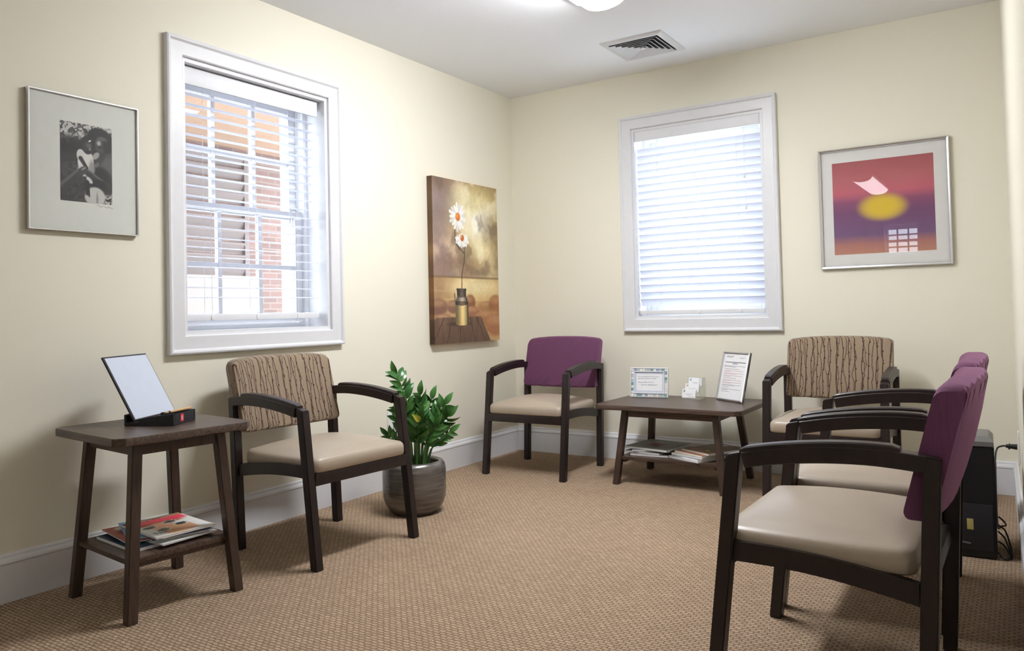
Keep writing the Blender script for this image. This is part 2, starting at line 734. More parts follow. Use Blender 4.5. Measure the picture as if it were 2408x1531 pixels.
floor = obj('floor', mesh_from('floor', [(-0.3, 0.3, 0), (3.4, 0.3, 0), (3.4, YF - 0.2, 0), (-0.3, YF - 0.2, 0),
                                         (-0.3, 0.3, -0.1), (3.4, 0.3, -0.1), (3.4, YF - 0.2, -0.1), (-0.3, YF - 0.2, -0.1)],
                               [(0, 1, 2, 3), (4, 5, 6, 7), (0, 1, 5, 4), (1, 2, 6, 5), (2, 3, 7, 6), (3, 0, 4, 7)]), 'carpet')
tag(floor, 'tan looped carpet floor', None, kind='structure')
ceil = obj('ceiling', boxes('ceiling', [((-0.3, 3.4), (YF - 0.2, 0.3), (H, H + 0.1))]), 'ceiling_paint')
tag(ceil, 'white painted ceiling', kind='structure')


def wall_with_hole(name, to3, amin, amax, hole, label):
    bm = bmesh.new()
    a0, a1, z0, z1 = hole
    rects = [(amin, a0, 0, H), (a1, amax, 0, H), (a0, a1, 0, z0), (a0, a1, z1, H)]
    for p0, p1, q0, q1 in rects:
        vs8 = [bm.verts.new(to3(a, z, t)) for t in (0, -0.26) for a, z in ((p0, q0), (p1, q0), (p1, q1), (p0, q1))]
        for f in ((0, 1, 2, 3), (7, 6, 5, 4), (0, 4, 5, 1), (1, 5, 6, 2), (2, 6, 7, 3), (3, 7, 4, 0)):
            bm.faces.new([vs8[i] for i in f])
    bmesh.ops.recalc_face_normals(bm, faces=bm.faces)
    me = bpy.data.meshes.new(name)
    bm.to_mesh(me)
    bm.free()
    return tag(obj(name, me, 'wall_paint'), label, kind='structure')


toL = lambda a, z, t: (t, a, z)             # left wall: a = y, t into the room
toB = lambda a, z, t: (a, -t, z)            # back wall: a = x
toF = lambda a, z, t: (a, YF + t, z)        # wall behind the camera
WL = (-2.549, -1.734, 0.889, 2.060)         # jamb openings
WB = (0.917, 1.728, 0.892, 2.080)
WF = (1.345, 1.795, 1.600, 2.060)
wall_with_hole('wall_left', toL, YF, 0.0, WL, 'cream painted wall with the see-through window')
wall_with_hole('wall_back', toB, -0.26, 3.3, WB, 'cream painted wall with the glowing closed-blind window')
wall_with_hole('wall_front', toF, -0.26, 3.4, WF, 'cream wall behind the photographer')
rw = mesh_from('wall_right', [(rwx(0), 0, 0), (rwx(YF), YF, 0), (rwx(YF) + 0.15, YF, 0), (rwx(0) + 0.15, 0, 0),
                              (rwx(0), 0, H), (rwx(YF), YF, H), (rwx(YF) + 0.15, YF, H), (rwx(0) + 0.15, 0, H)],
               [(0, 1, 2, 3), (4, 5, 6, 7), (0, 1, 5, 4), (1, 2, 6, 5), (2, 3, 7, 6), (3, 0, 4, 7)])
tag(obj('wall_right', rw, 'wall_paint'), 'cream painted wall at the right edge', kind='structure')

# baseboards: flat board with a moulded cap
BPROF = [(0.0, 0.0), (0.018, 0.0), (0.018, 0.128), (0.0205, 0.132), (0.0205, 0.137), (0.016, 0.146), (0.0115, 0.150), (0.0105, 0.157), (0.006, 0.162), (0.0, 0.163)]


def baseboard(name, p, q, nrm, mp, mq, label):
    """profile swept from p to q; mp/mq = mitre direction along the run at each end"""
    p, q, nrm = Vector(p), Vector(q), Vector(nrm)
    d = (q - p).normalized()
    rings = [[b + nrm * t + d * (mm * t) + Vector((0, 0, z)) for t, z in BPROF] for b, mm in ((p, mp), (q, mq))]
    return tag(obj(name, loft(name, rings, angle=30), 'trim_white'), label, kind='structure')


baseboard('baseboard_left', (0, YF, 0), (0, 0, 0), (1, 0, 0), 1, -1, 'tall white baseboard under the see-through window')
baseboard('baseboard_back', (0, 0, 0), (rwx(0), 0, 0), (0, -1, 0), 1, -1, 'tall white baseboard under the glowing window')
baseboard('baseboard_right', (rwx(0), 0, 0), (rwx(YF), YF, 0), Vector((-1, -RWS, 0)).normalized(), 1, -1, 'white baseboard along the right wall')
baseboard('baseboard_front', (0, YF, 0), (rwx(YF), YF, 0), (0, 1, 0), 1, -1, 'white baseboard behind the photographer')

CPROF = [(0.0, 0.0), (0.0, 0.016), (0.004, 0.019), (0.056, 0.019), (0.060, 0.022), (0.064, 0.0275), (0.071, 0.029), (0.0775, 0.026), (0.0785, 0.0)]


def window(n, to3, hole, casing_inner, xs_low, xs_up, vm, glass_a, label, rows, simple=False):
    a0, a1, z0, z1 = hole
    r = root('window_%d' % n, (0, 0, 0), label, kind='structure')
    for c_ in frame_sides('casing', *casing_inner, CPROF, to3, 'trim_white', r):
        pass
    # jamb lining
    th = 0.012
    bm = []
    JP = [(-th, 0.003), (0.008, 0.003), (0.008, -0.262), (-th, -0.262)]
    frame_sides('jamb', a0, a1, z0, z1, JP, to3, 'trim_white', r)
    # liner stops beside the sashes
    SP = [(-0.034, -0.135), (-0.012, -0.135), (-0.012, -0.255), (-0.034, -0.255)]
    frame_sides('stop', a0, a1, z0, z1, SP, to3, 'trim_white', r)
    ga0, ga1 = glass_a
    (lz0, lmun, lz1), (uz0, umun, uz1) = rows

    def bx(name, A0, A1, Z0, Z1, T0, T1, mat, par):
        pts = [Vector(to3(a, z, t)) for a, z, t in ((A0, Z0, T0), (A1, Z1, T1))]
        lo = [min(pts[0][i], pts[1][i]) for i in range(3)]
        hi = [max(pts[0][i], pts[1][i]) for i in range(3)]
        return obj(name, boxes(name, [((lo[0], hi[0]), (lo[1], hi[1]), (lo[2], hi[2]))], 0.003 if mat != 'window_glass' else 0), mat, par)

    for nm, t, (g0, mun, g1) in (('lower_sash', -0.17, (lz0, lmun, lz1)), ('upper_sash', -0.212, (uz0, umun, uz1))):
        s = root(nm, (0, 0, 0))
        s.parent = r
        st = 0.045
        bx('stile', ga0 - st, ga0, g0 - 0.05, g1 + 0.035, t - 0.018, t + 0.018, 'trim_white', s)
        bx('stile', ga1, ga1 + st, g0 - 0.05, g1 + 0.035, t - 0.018, t + 0.018, 'trim_white', s)
        bx('rail', ga0, ga1, g0 - 0.055 if nm == 'lower_sash' else g0 - 0.03, g0, t - 0.017, t + 0.017, 'trim_white', s)
        bx('rail', ga0, ga1, g1, g1 + (0.03 if nm == 'lower_sash' else 0.055), t - 0.017, t + 0.017, 'trim_white', s)
        for am in vm:
            bx('muntin', am - 0.011, am + 0.011, g0, g1, t - 0.012, t + 0.012, 'trim_white', s)
        edges = [ga0] + [x for am in vm for x in (am - 0.011, am + 0.011)] + [ga1]
        for i in range(0, len(edges), 2):
            bx('muntin', edges[i], edges[i + 1], mun - 0.011, mun + 0.011, t - 0.0115, t + 0.0115, 'trim_white', s)
            for q0, q1 in ((g0, mun - 0.011), (mun + 0.011, g1)):
                bx('pane', edges[i], edges[i + 1], q0, q1, t - 0.0015, t + 0.0015, 'window_glass', s)
    return r


rowsL = ((0.975, 1.200, 1.455), (1.480, 1.735, 1.995))
window(1, toL, WL, (-2.555, -1.728, 0.883, 2.066), None, None, (-2.2565, -2.0265), (-2.4715, -1.8115),
       'white cased window with open blinds on the left wall', rowsL)
window(2, toB, WB, (0.911, 1.734, 0.886, 2.086), None, None, (1.2075, 1.4375), (0.9925, 1.6525),
       'white cased window with shut blinds on the far wall', rowsL)
window(3, toF, WF, (1.339, 1.801, 1.594, 2.066), None, None, (1.500, 1.640), (1.385, 1.755),
       'small high window behind the photographer', ((1.665, 1.740, 1.815), (1.840, 1.915, 1.995)))


# ------------------------------------------------------------------ venetian blinds
def blind(to3, ax, a0, a1, zt, pitch, count, tilt, tc_, rail, valance, label, wand):
    mid = (a0 + a1) / 2
    base = Vector(to3(mid, rail[0], tc_))
    r = root('venetian_blind', base, label, 'blind', 'venetian blinds')

    def local(a, z, t):
        return Vector(to3(a, z, t)) - base
    # one curved slat, copied
    w2 = 0.025
    rings = []
    prof = []
    for i in range(5):
        s = -1 + 2 * i / 4
        prof.append((s * w2, 0.003 * (1 - s * s)))
    prof = prof + [(p, q - 0.0022) for p, q in prof[::-1]]
    for a in (a0, a1):
        ring = []
        for s, hgt_ in prof:
            t = s * math.cos(tilt) - hgt_ * math.sin(tilt)
            z = s * math.sin(tilt) + hgt_ * math.cos(tilt)
            ring.append(Vector(to3(a, 0, t)) - Vector(to3(mid, 0, 0)))
            ring[-1].z = z
        rings.append(ring)
    sm = loft('slat', rings, angle=50)
    for i in range(count):
        p = local(mid, zt - pitch * i, tc_)
        obj('slat', sm, 'slat_vinyl', r, loc=p + Vector((0, 0, random.uniform(-0.0012, 0.0012))))
    vz0, vz1, vt = valance

    def lb(name, A0, A1, Z0, Z1, T0, T1, mat, bev=0.002, par=None):
        pts = [local(A0, Z0, T0), local(A1, Z1, T1)]
        lo = [min(pts[0][i], pts[1][i]) for i in range(3)]
        hi = [max(pts[0][i], pts[1][i]) for i in range(3)]
        return obj(name, boxes(name, [((lo[0], hi[0]), (lo[1], hi[1]), (lo[2], hi[2]))], bev), mat, par or r)
    lb('valance', a0 - 0.004, a1 + 0.002, vz0, vz1, vt - 0.009, vt + 0.002, 'blind_white', 0.003)
    lb('head_rail', a0, a1, vz1 - 0.045, vz1 - 0.004, vt - 0.065, vt - 0.012, 'blind_white', 0.002)
    br_ = lb('bottom_rail', a0, a1, rail[0], rail[1], tc_ - 0.026, tc_ + 0.026, 'blind_white', 0.005)
    for f in (0.18, 0.5, 0.82):
        am = a0 + (a1 - a0) * f
        for dt in (-0.027, 0.027):
            obj('ladder_cord', tube('ladder_cord', [local(am, rail[1], tc_ + dt), local(am, (rail[1] + vz0) / 2, tc_ + dt), local(am, vz0 + 0.02, tc_ + dt)], 0.0009, 5, 2), 'blind_white', r)
        lb('cord_plug', am - 0.006, am + 0.006, rail[0] + 0.004, rail[1] - 0.006, tc_ + 0.025, tc_ + 0.030, 'plastic_white', 0.002)
    for am, zc in wand:
        c = obj('pull_cord', tube('pull_cord', [local(am, zc, tc_ + 0.031), local(am, (zc + vz0) / 2, tc_ + 0.031), local(am, vz0 + 0.03, tc_ + 0.031)], 0.0009, 5, 2), 'blind_white', r)
        p = local(am, zc, tc_ + 0.031)
        tz = [(0.0015, 0.0), (0.0065, -0.018), (0.0072, -0.026), (0.005, -0.029)]
        obj('cord_tassel', lathe('cord_tassel', tz[::-1], 10), 'plastic_white', r, loc=p)
    return r


blind(toL, 1, -2.526, -1.766, 1.935, 0.0445, 21, math.radians(-4), -0.062, (0.943, 0.972), (1.966, 2.043, -0.032),
      'white venetian blind with open slats in the left wall window', [])
blind(toB, 0, 0.934, 1.712, 1.938, 0.0452, 22, math.radians(62), -0.034, (0.912, 0.940), (2.004, 2.078, -0.003),
      'white venetian blind with shut slats in the far wall window', [(1.617, 1.73), (1.622, 1.545)])

# ------------------------------------------------------------------ outside the left window
g = obj('outside_ground', boxes('outside_ground', [((-9, -0.27), (-8, 9), (-0.45, -0.3))]), 'concrete')
tag(g, 'pale paving outside the window', kind='structure')
nb = root('neighbouring_building', (-4.9, 1.0, -0.3), 'brick building with a wooden porch ceiling seen through the left window', 'building')
obj('wall', boxes('wall', [((-0.3, 0.0), (-6, 6), (0, 4.2))]), 'brick', nb)
obj('porch_ceiling', boxes('porch_ceiling', [((-0.1, 2.45), (-6, 1.45), (3.30, 3.36))]), 'soffit_wood', nb)
for i in range(16):
    x0 = -0.05 + i * 0.155
    obj('plank', boxes('plank', [((x0, x0 + 0.148), (-6, 1.45), (3.283, 3.30))]), 'soffit_wood', nb)
obj('porch_beam', boxes('porch_beam', [((2.45, 2.62), (-6, 1.5), (3.10, 3.46))], 0.01), 'porch_white', nb)
for yy in (-2.6, -0.9):
    sh = root('louvred_shutter', (0, 0, 0))
    sh.parent = nb
    obj('shutter_frame', boxes('shutter_frame', [((0, 0.05), (yy, yy + 0.06), (0.2, 3.15)), ((0, 0.05), (yy + 1.44, yy + 1.5), (0.2, 3.15)), ((0, 0.05), (yy, yy + 1.5), (3.15, 3.22))]), 'siding', sh)
    for j in range(20):
        z0 = 0.25 + j * 0.148
        obj('louvre', mesh_from('louvre', [(0.0, yy + 0.06, z0), (0.0, yy + 1.44, z0), (0.05, yy + 1.44, z0 + 0.1), (0.05, yy + 0.06, z0 + 0.1),
                                           (0.0, yy + 0.06, z0 + 0.02), (0.0, yy + 1.44, z0 + 0.02), (0.05, yy + 1.44, z0 + 0.12), (0.05, yy + 0.06, z0 + 0.12)],
                                [(0, 1, 2, 3), (4, 5, 6, 7), (0, 1, 5, 4), (1, 2, 6, 5), (2, 3, 7, 6), (3, 0, 4, 7)]), 'siding', sh)
gw = obj('added_low_wall', boxes('added_low_wall', [((-3.6, -3.4), (-4.0, 0.60), (-0.3, 1.36))], 0.01), 'added_wall_render')  # made-up low wall, stands in for the overexposed brightness behind the lower panes
tag(gw, 'low wall added outside to brighten the lower left panes', 'wall')
pc = root('porch_column', (-1.9, -0.334, -0.3), 'white square porch column outside the left window', 'column')
obj('shaft', boxes('shaft', [((-0.05, 0.05), (-0.045, 0.045), (0.12, 3.0))], 0.006), 'porch_white', pc)
obj('base', boxes('base', [((-0.085, 0.085), (-0.08, 0.08), (0.0, 0.12))], 0.006), 'porch_white', pc)
obj('capital', boxes('capital', [((-0.085, 0.085), (-0.08, 0.08), (3.0, 3.12))], 0.006), 'porch_white', pc)


# ------------------------------------------------------------------ ceiling lamps and vent
def lamp(loc, length, label, lens='lamp_lens'):
    r = root('ceiling_lamp', loc, label, 'lamp', 'ceiling lamps')
    w = 0.115
    prof = []
    for i in range(17):
        a = PI * i / 16
        prof.append((w * math.cos(a) * (1 - 0.06 * math.sin(a)), -0.032 - 0.058 * math.sin(a) ** 0.8))
    rings = []
    for y, s in ((-length / 2 + 0.012, 0.97), (-length / 2 + 0.03, 1), (length / 2 - 0.03, 1), (length / 2 - 0.012, 0.97)):
        rings.append([(x * s, y, z if z > -0.033 else -0.032 + (z + 0.032) * s) for x, z in prof])
    obj('lens', loft('lens', rings, angle=60), lens, r)
    obj('housing', boxes('housing', [((-w - 0.034, w + 0.034), (-length / 2, length / 2), (-0.034, -0.0005))], 0.002), 'trim_white', r)  # flange added beyond the lens, shades the ceiling from its side glow
    for s in (-1, 1):
        ring2 = []
        for y in (s * (length / 2 - 0.012), s * length / 2):
            ring2.append([(x * 0.985, y, -0.032 + (z + 0.032) * 0.985) for x, z in prof])
        obj('end_cap', loft('end_cap', ring2, angle=60), 'plastic_white', r)


lamp((1.365, -1.715, H), 0.92, 'white wraparound ceiling lamp at the top edge near the vent')
lamp((1.45, -5.85, H), 1.30, 'white wraparound ceiling lamp behind the photographer', 'lamp_lens_rear')

vx0, vx1, vy0, vy1 = 1.015, 1.382, -0.640, -0.262
vc = ((vx0 + vx1) / 2, (vy0 + vy1) / 2, H)
vr = root('ceiling_vent', vc, 'white square stepped louvre vent in the ceiling', 'vent')
hw = (vx1 - vx0) / 2
toV = lambda a, z, t: (a, z, -t)
frame_sides('frame', -hw + 0.036, hw - 0.036, -hw + 0.036, hw - 0.036, [(0, 0), (0, 0.012), (0.03, 0.009), (0.036, 0.004), (0.036, 0)], toV, 'trim_white', vr)
obj('duct_backing', boxes('duct_backing', [((-hw + 0.034, hw - 0.034), (-hw + 0.034, hw - 0.034), (-0.003, -0.001))]), 'vent_dark', vr)
for i in range(5):
    rr_ = hw - 0.036 - 0.004 - i * 0.026
    # sloping louvre ring: outer edge low, inner edge high
    frame_sides('louvre', -rr_ + 0.021, rr_ - 0.021, -rr_ + 0.021, rr_ - 0.021, [(0.0, 0.005), (0.0, 0.0065), (0.017, 0.0175), (0.017, 0.016)], toV, 'trim_white', vr)
rr_ = hw - 0.036 - 0.004 - 5 * 0.026
obj('centre_plate', loft('centre_plate', [[(-rr_, -rr_, -0.017), (rr_, -rr_, -0.017), (rr_, rr_, -0.017), (-rr_, rr_, -0.017)],
                                          [(-rr_ * .4, -rr_ * .4, -0.007), (rr_ * .4, -rr_ * .4, -0.007), (rr_ * .4, rr_ * .4, -0.007), (-rr_ * .4, rr_ * .4, -0.007)]], smooth=False), 'trim_white', vr)


# ------------------------------------------------------------------ armchairs (front towards -Y)
def rect(x0, x1, y0, y1, z):
    return [(x0, y0, z), (x1, y0, z), (x1, y1, z), (x0, y1, z)]


def rrect(w, d, r, n=5):
    """rounded rectangle, counter-clockwise"""
    pts = []
    for cx_, cy_, a in ((w - r, d - r, 0), (-w + r, d - r, PI / 2), (-w + r, -d + r, PI), (w - r, -d + r, 1.5 * PI)):
        for i in range(n + 1):
            t = a + PI / 2 * i / n
            pts.append((cx_ + r * math.cos(t), cy_ + r * math.sin(t)))
    return pts


def subdiv_loop(pts, mx):
    out = []
    n = len(pts)
    for i in range(n):
        a, b = pts[i], pts[(i + 1) % n]
        L = math.hypot(b[0] - a[0], b[1] - a[1])
        kk = max(1, int(L / mx))
        for j in range(kk):
            out.append((a[0] + (b[0] - a[0]) * j / kk, a[1] + (b[1] - a[1]) * j / kk))
    return out


LW, LD = 0.0178, 0.0180        # half leg section
FX, FD = 0.2560, 0.2455        # half foot spacing
ARM_TOP = [(-0.192, 0.594), (-0.172, 0.599), (-0.07, 0.617), (0.04, 0.629), (0.145, 0.633), (0.24, 0.628), (0.295, 0.620)]


def chair_meshes():
    M = {}
    for s in (-1, 1):
        x0, x1 = s * FX - LW, s * FX + LW
        M['front_leg', s] = prism('leg', rect(x0, x1, -FD - LD, -FD + LD, 0), [(x0, -0.192, 0.593), (x1, -0.192, 0.593), (x1, -0.154, 0.602), (x0, -0.154, 0.602)], 0.003)
        M['back_leg', s] = prism('leg', rect(x0, x1, FD - LD, FD + LD, 0), [(x0, 0.258, 0.626), (x1, 0.258, 0.626), (x1, 0.295, 0.620), (x0, 0.295, 0.620)], 0.003)
    path = bez([(0, d, z) for d, z in ARM_TOP[1:]], 24)
    path = [p for p in path if -0.165 < p.y < 0.266]
    rings = []
    for i, p in enumerate(path):
        t = (path[min(i + 1, len(path) - 1)] - path[max(i - 1, 0)]).normalized()
        nn = Vector((0, -t.z, t.y))
        if nn.z < 0:
            nn = -nn
        b = p - nn * 0.037
        rings.append([(-0.0195, p.y, p.z - 0.002), (-0.0175, p.y, p.z), (0.0175, p.y, p.z), (0.0195, p.y, p.z - 0.002), (0.0195, b.y, b.z + 0.002), (0.0175, b.y, b.z), (-0.0175, b.y, b.z), (-0.0195, b.y, b.z + 0.002)])
    M['arm'] = loft('arm', rings, angle=35)
    pp = [p for p in bez([(0, d, z) for d, z in ARM_TOP], 40) if -0.166 < p.y < 0.215]
    rings = []
    for i, p in enumerate(pp):
        e = min(i, len(pp) - 1 - i)
        hgt_ = 0.012 if e > 0 else 0.008
        wv = 0.0175 if e > 0 else 0.015
        rings.append([(-wv, p.y, p.z - 0.001), (-wv, p.y, p.z + hgt_ * 0.7), (-wv * 0.82, p.y, p.z + hgt_), (wv * 0.82, p.y, p.z + hgt_), (wv, p.y, p.z + hgt_ * 0.7), (wv, p.y, p.z - 0.001)])
    M['arm_pad'] = loft('arm_pad', rings, angle=35)
    # arched side rail
    rings = []
    for i in range(13):
        f = i / 12
        y = -0.212 + 0.452 * f
        z0 = 0.300 + 0.036 * (1 - f) + 0.013 * math.sin(PI * f)
        rings.append([(-0.011, y, z0), (0.011, y, z0), (0.011, y, z0 + 0.047), (-0.011, y, z0 + 0.047)])
    M['side_rail'] = loft('side_rail', rings, angle=35)
    M['front_rail'] = boxes('front_rail', [((-FX + LW - 0.002, FX - LW + 0.002), (-0.2265, -0.2045), (0.308, 0.354))], 0.002)
    M['back_rail'] = boxes('back_rail', [((-FX + LW - 0.002, FX - LW + 0.002), (0.238, 0.260), (0.300, 0.346))], 0.002)
    # seat cushion
    z0, z1, r = 0.3545, 0.411, 0.022
    w, d = 0.2385, 0.2310
    outline = subdiv_loop(rrect(w, d, 0.028), 0.03)
    rings = []

    def shrink(o, k_):
        return [((w - k_) / w * x, (d - k_) / d * y) for x, y in o]

    def bulge(x, y, a):
        f = 1 - min(1, abs(y) / d) ** 4
        return x * (1 + a * f * 0.05), y
    for ins, z, bl in ((0.004, z0, 1), (0.0, z0 + 0.006, 1), (0.0, z1 - r, 1), (r * 0.13, z1 - r * 0.5, 1), (r * 0.45, z1 - r * 0.11, 0.9), (r, z1 + 0.001, 0.8)):
        ring = []
        for x, y in shrink(outline, ins):
            bx_, by_ = bulge(x, y, bl)
            ring.append((bx_, by_ + 0.002, z))
        rings.append(ring)
    nin = 9
    for j in range(1, nin):
        s = 1 - j / nin
        ring = []
        for x, y in shrink(outline, r):
            bx_, by_ = bulge(x, y, 0.8)
            xx, yy = bx_ * s, by_ * s
            hgt_ = 0.038 * (1 - (abs(xx) / w) ** 2.4) * (1 - (abs(yy) / d) ** 2.4)
            ring.append((xx, yy + 0.002, z1 + 0.001 + hgt_))
        rings.append(ring)
    M['seat'] = loft('seat', rings, angle=60)
    # upholstered back, leaning, slightly dished across
    stations = [-1, -0.985, -0.955, -0.9, -0.75, -0.5, -0.25, 0, 0.25, 0.5, 0.75, 0.9, 0.955, 0.985, 1]
    hw_ = 0.2520
    rings = []
    T, zb, zt_ = 0.068, 0.473, 0.787
    for s in stations:
        e = max(0, (abs(s) - 0.90) / 0.10)
        top = zt_ - 0.016 * abs(s) ** 3 - 0.020 * (1 - math.sqrt(max(0, 1 - e * e)))
        bot = zb + 0.004 * abs(s) ** 3 + 0.010 * (1 - math.sqrt(max(0, 1 - e * e)))
        th = T - 0.004 * e
        hh = (top - bot) / 2
        sec = rrect(th / 2, hh, 0.020, 4)
        sec = subdiv_loop(sec, 0.06)
        ring = []
        for t, z in sec:
            zc = z + (top + bot) / 2
            lean = (zc - 0.473) / 0.314
            y = 0.246 + 0.086 * lean + t + 0.016 * (1 - abs(s) ** 2) - 0.010 + (0.016 * (1 - abs(s) ** 2) * (1 - 0.6 * (z / hh) ** 2) if t > 0 else 0)
            ring.append((s * hw_, y, zc))
        rings.append(ring)
    M['backrest'] = loft('backrest', rings, angle=48)
    return M


CM = chair_meshes()
for kk, me in CM.items():
    if kk in ('seat',):
        me.materials.append(MATS['taupe_vinyl'])
    elif kk != 'backrest':
        me.materials.append(MATS['chair_wood'])
BACK = {}
for nm in ('purple_fabric', 'vine_fabric'):
    BACK[nm] = CM['backrest'].copy()
    BACK[nm].materials.append(MATS[nm])


def chair(x, y, rot, fabric, label, size=(1, 1, 1)):
    r = root('armchair', (x, y, 0), label, 'chair', 'waiting room armchairs', rotz=rot)
    r.scale = size
    for s in (-1, 1):
        obj('leg', CM['front_leg', s], None, r)
        obj('leg', CM['back_leg', s], None, r)
        a = obj('arm', CM['arm'], None, r, loc=(s * FX, 0, 0))
        obj('arm_pad', CM['arm_pad'], None, a)
        obj('side_rail', CM['side_rail'], None, r, loc=(s * (FX - 0.006), 0, 0))
    obj('front_rail', CM['front_rail'], None, r)
    obj('back_rail', CM['back_rail'], None, r)
    tag(obj('seat', CM['seat'], None, r), 'taupe vinyl seat cushion')
    tag(obj('backrest', BACK[fabric], None, r), 'plum fabric backrest' if fabric == 'purple_fabric' else 'tan backrest with dark red stems')
    return r


chair(0.4793, -2.2136, math.radians(86.0), 'vine_fabric', 'dark wood armchair with vine patterned back beside the potted plant')
chair(0.518, -0.5158, math.radians(2.0), 'purple_fabric', 'dark wood armchair with plum back in the corner under the flower canvas')
chair(2.1626, -0.5591, math.radians(1.6), 'vine_fabric', 'dark wood armchair with vine patterned back below the sunset coloured picture')
chair(2.514, -2.362, math.radians(-90.5), 'purple_fabric', 'nearest plum backed armchair at the right edge', (1.10, 0.95, 1.0))
chair(2.497, -1.700, math.radians(-88.5), 'purple_fabric', 'plum backed armchair mostly hidden behind the nearest one', (1.10, 0.95, 1.0))


# ------------------------------------------------------------------ side tables
def side_table(cx_, cy_, rot, hx, hy, zt_, foot, top, shelf, label, planks=False):
    r = root('side_table', (cx_, cy_, 0), label, 'table', 'dark brown side tables', rotz=rot)
    ch = 0.030
    o8 = [(-hx + ch, -hy), (hx - ch, -hy), (hx, -hy + ch), (hx, hy - ch), (hx - ch, hy), (-hx + ch, hy), (-hx, hy - ch), (-hx, -hy + ch)]
    th = 0.027
    rings = [[(x * s, y * s, z) for x, y in o8] for s, z in ((0.985, zt_ - th), (1.0, zt_ - th + 0.003), (1.0, zt_ - 0.003), (0.994, zt_))]
    obj('top', loft('top', rings, angle=30), 'table_wood_top', r)
    fx, fy = foot
    tx, ty = top
    zl = zt_ - th
    h2 = 0.017
    for sx_, sy_ in ((-1, -1), (1, -1), (1, 1), (-1, 1)):
        b = rect(sx_ * fx - h2, sx_ * fx + h2, sy_ * fy - h2, sy_ * fy + h2, 0)
        t = rect(sx_ * tx - h2, sx_ * tx + h2, sy_ * ty - h2, sy_ * ty + h2, zl)
        obj('leg', prism('leg', b, t, 0.0025), 'table_wood_leg', r)
    az0, az1 = zl - 0.042, zl
    f = (zl - 0.03) / zl
    ax, ay = fx + (tx - fx) * f, fy + (ty - fy) * f
    for s in (-1, 1):
        obj('apron', boxes('apron', [((-ax + 0.01, ax - 0.01), (s * ay - 0.010, s * ay + 0.010), (az0, az1))], 0.0015), 'table_wood_top', r)
        obj('apron', boxes('apron', [((s * ax - 0.010, s * ax + 0.010), (-ay + 0.01, ay - 0.01), (az0, az1))], 0.0015), 'table_wood_leg', r)
    f = shelf / zl
    qx, qy = fx + (tx - fx) * f, fy + (ty - fy) * f
    obj('shelf', boxes('shelf', [((-qx + 0.002, qx - 0.002), (-qy - 0.012, qy + 0.012), (shelf - 0.017, shelf))], 0.002), 'table_wood_top', r)
    for s in (-1, 1):
        obj('shelf_cleat', boxes('shelf_cleat', [((s * (qx - 0.02) - 0.012, s * (qx - 0.02) + 0.012), (-qy, qy), (shelf - 0.032, shelf - 0.017))], 0.0015), 'table_wood_leg', r)
    return r


TLZ, TRZ = 0.587, 0.433
tl = side_table(0.387, -2.932, math.radians(-6), 0.245, 0.240, TLZ, (0.206, 0.184), (0.166, 0.144), 0.195, 'small square dark brown table holding the drawing board')
tr_ = side_table(1.362, -0.430, 0.0, 0.405, 0.278, TRZ, (0.297, 0.232), (0.252, 0.187), 0.152, 'low wide dark brown table under the glowing window')


# ------------------------------------------------------------------ magazines
def mag_print(seed, base, blobs, spine=None):
    def fn(u, v):
        img = np.ones(u.shape + (3,)) * np.array(base)
        n = vnoise(u, v, 5, 6, seed)
        img = img * (0.85 + 0.3 * n[..., None])
        for mk, c in blobs:
            img = over(img, mk(u, v), c)
        return img
    return fn


def magazine(x, y, z, rot, w, h, th, fn, label, group, tilt=(0, 0), droop=0.0):
    r = root('magazine', (x, y, z), label, 'magazine', group, rotz=rot)
    r.rotation_euler = (tilt[0], tilt[1], rot)

    def bend(me):
        if droop:
            for v in me.vertices:
                v.co.z -= droop * max(0, v.co.x / w * 2) ** 2
    pm = print_grid('cover', w, h, 28, 34, fn)
    # lay the sheet flat
    for v in pm.vertices:
        v.co = Vector((v.co.x - w / 2, v.co.z - h / 2, th + 0.0004))
    bend(pm)
    bm = bmesh.new()
    bmesh.ops.create_grid(bm, x_segments=8, y_segments=2, size=0.5)
    pg = bpy.data.meshes.new('pages')
    res = bmesh.ops.extrude_face_region(bm, geom=list(bm.faces))
    for e in res['geom']:
        if isinstance(e, bmesh.types.BMVert):
            e.co.z = th
    for v in bm.verts:
        v.co.x *= w - 0.002
        v.co.y *= h - 0.002
    bmesh.ops.recalc_face_normals(bm, faces=bm.faces)
    bm.to_mesh(pg)
    bm.free()
    bend(pg)
    obj('pages', pg, 'paper', r)
    obj('cover', pm, None, r)
    return r


def band(v0, v1, u0=-1, u1=2, soft=0.02):
    return lambda u, v: sstep(v0 - soft, v0 + soft, v) * (1 - sstep(v1 - soft, v1 + soft, v)) * sstep(u0 - soft, u0 + soft, u) * (1 - sstep(u1 - soft, u1 + soft, u))


def blob(cu_, cv_, ru, rv, soft=0.15, ang=0):
    return lambda u, v: ell(u, v, cu_, cv_, ru, rv, soft, ang)


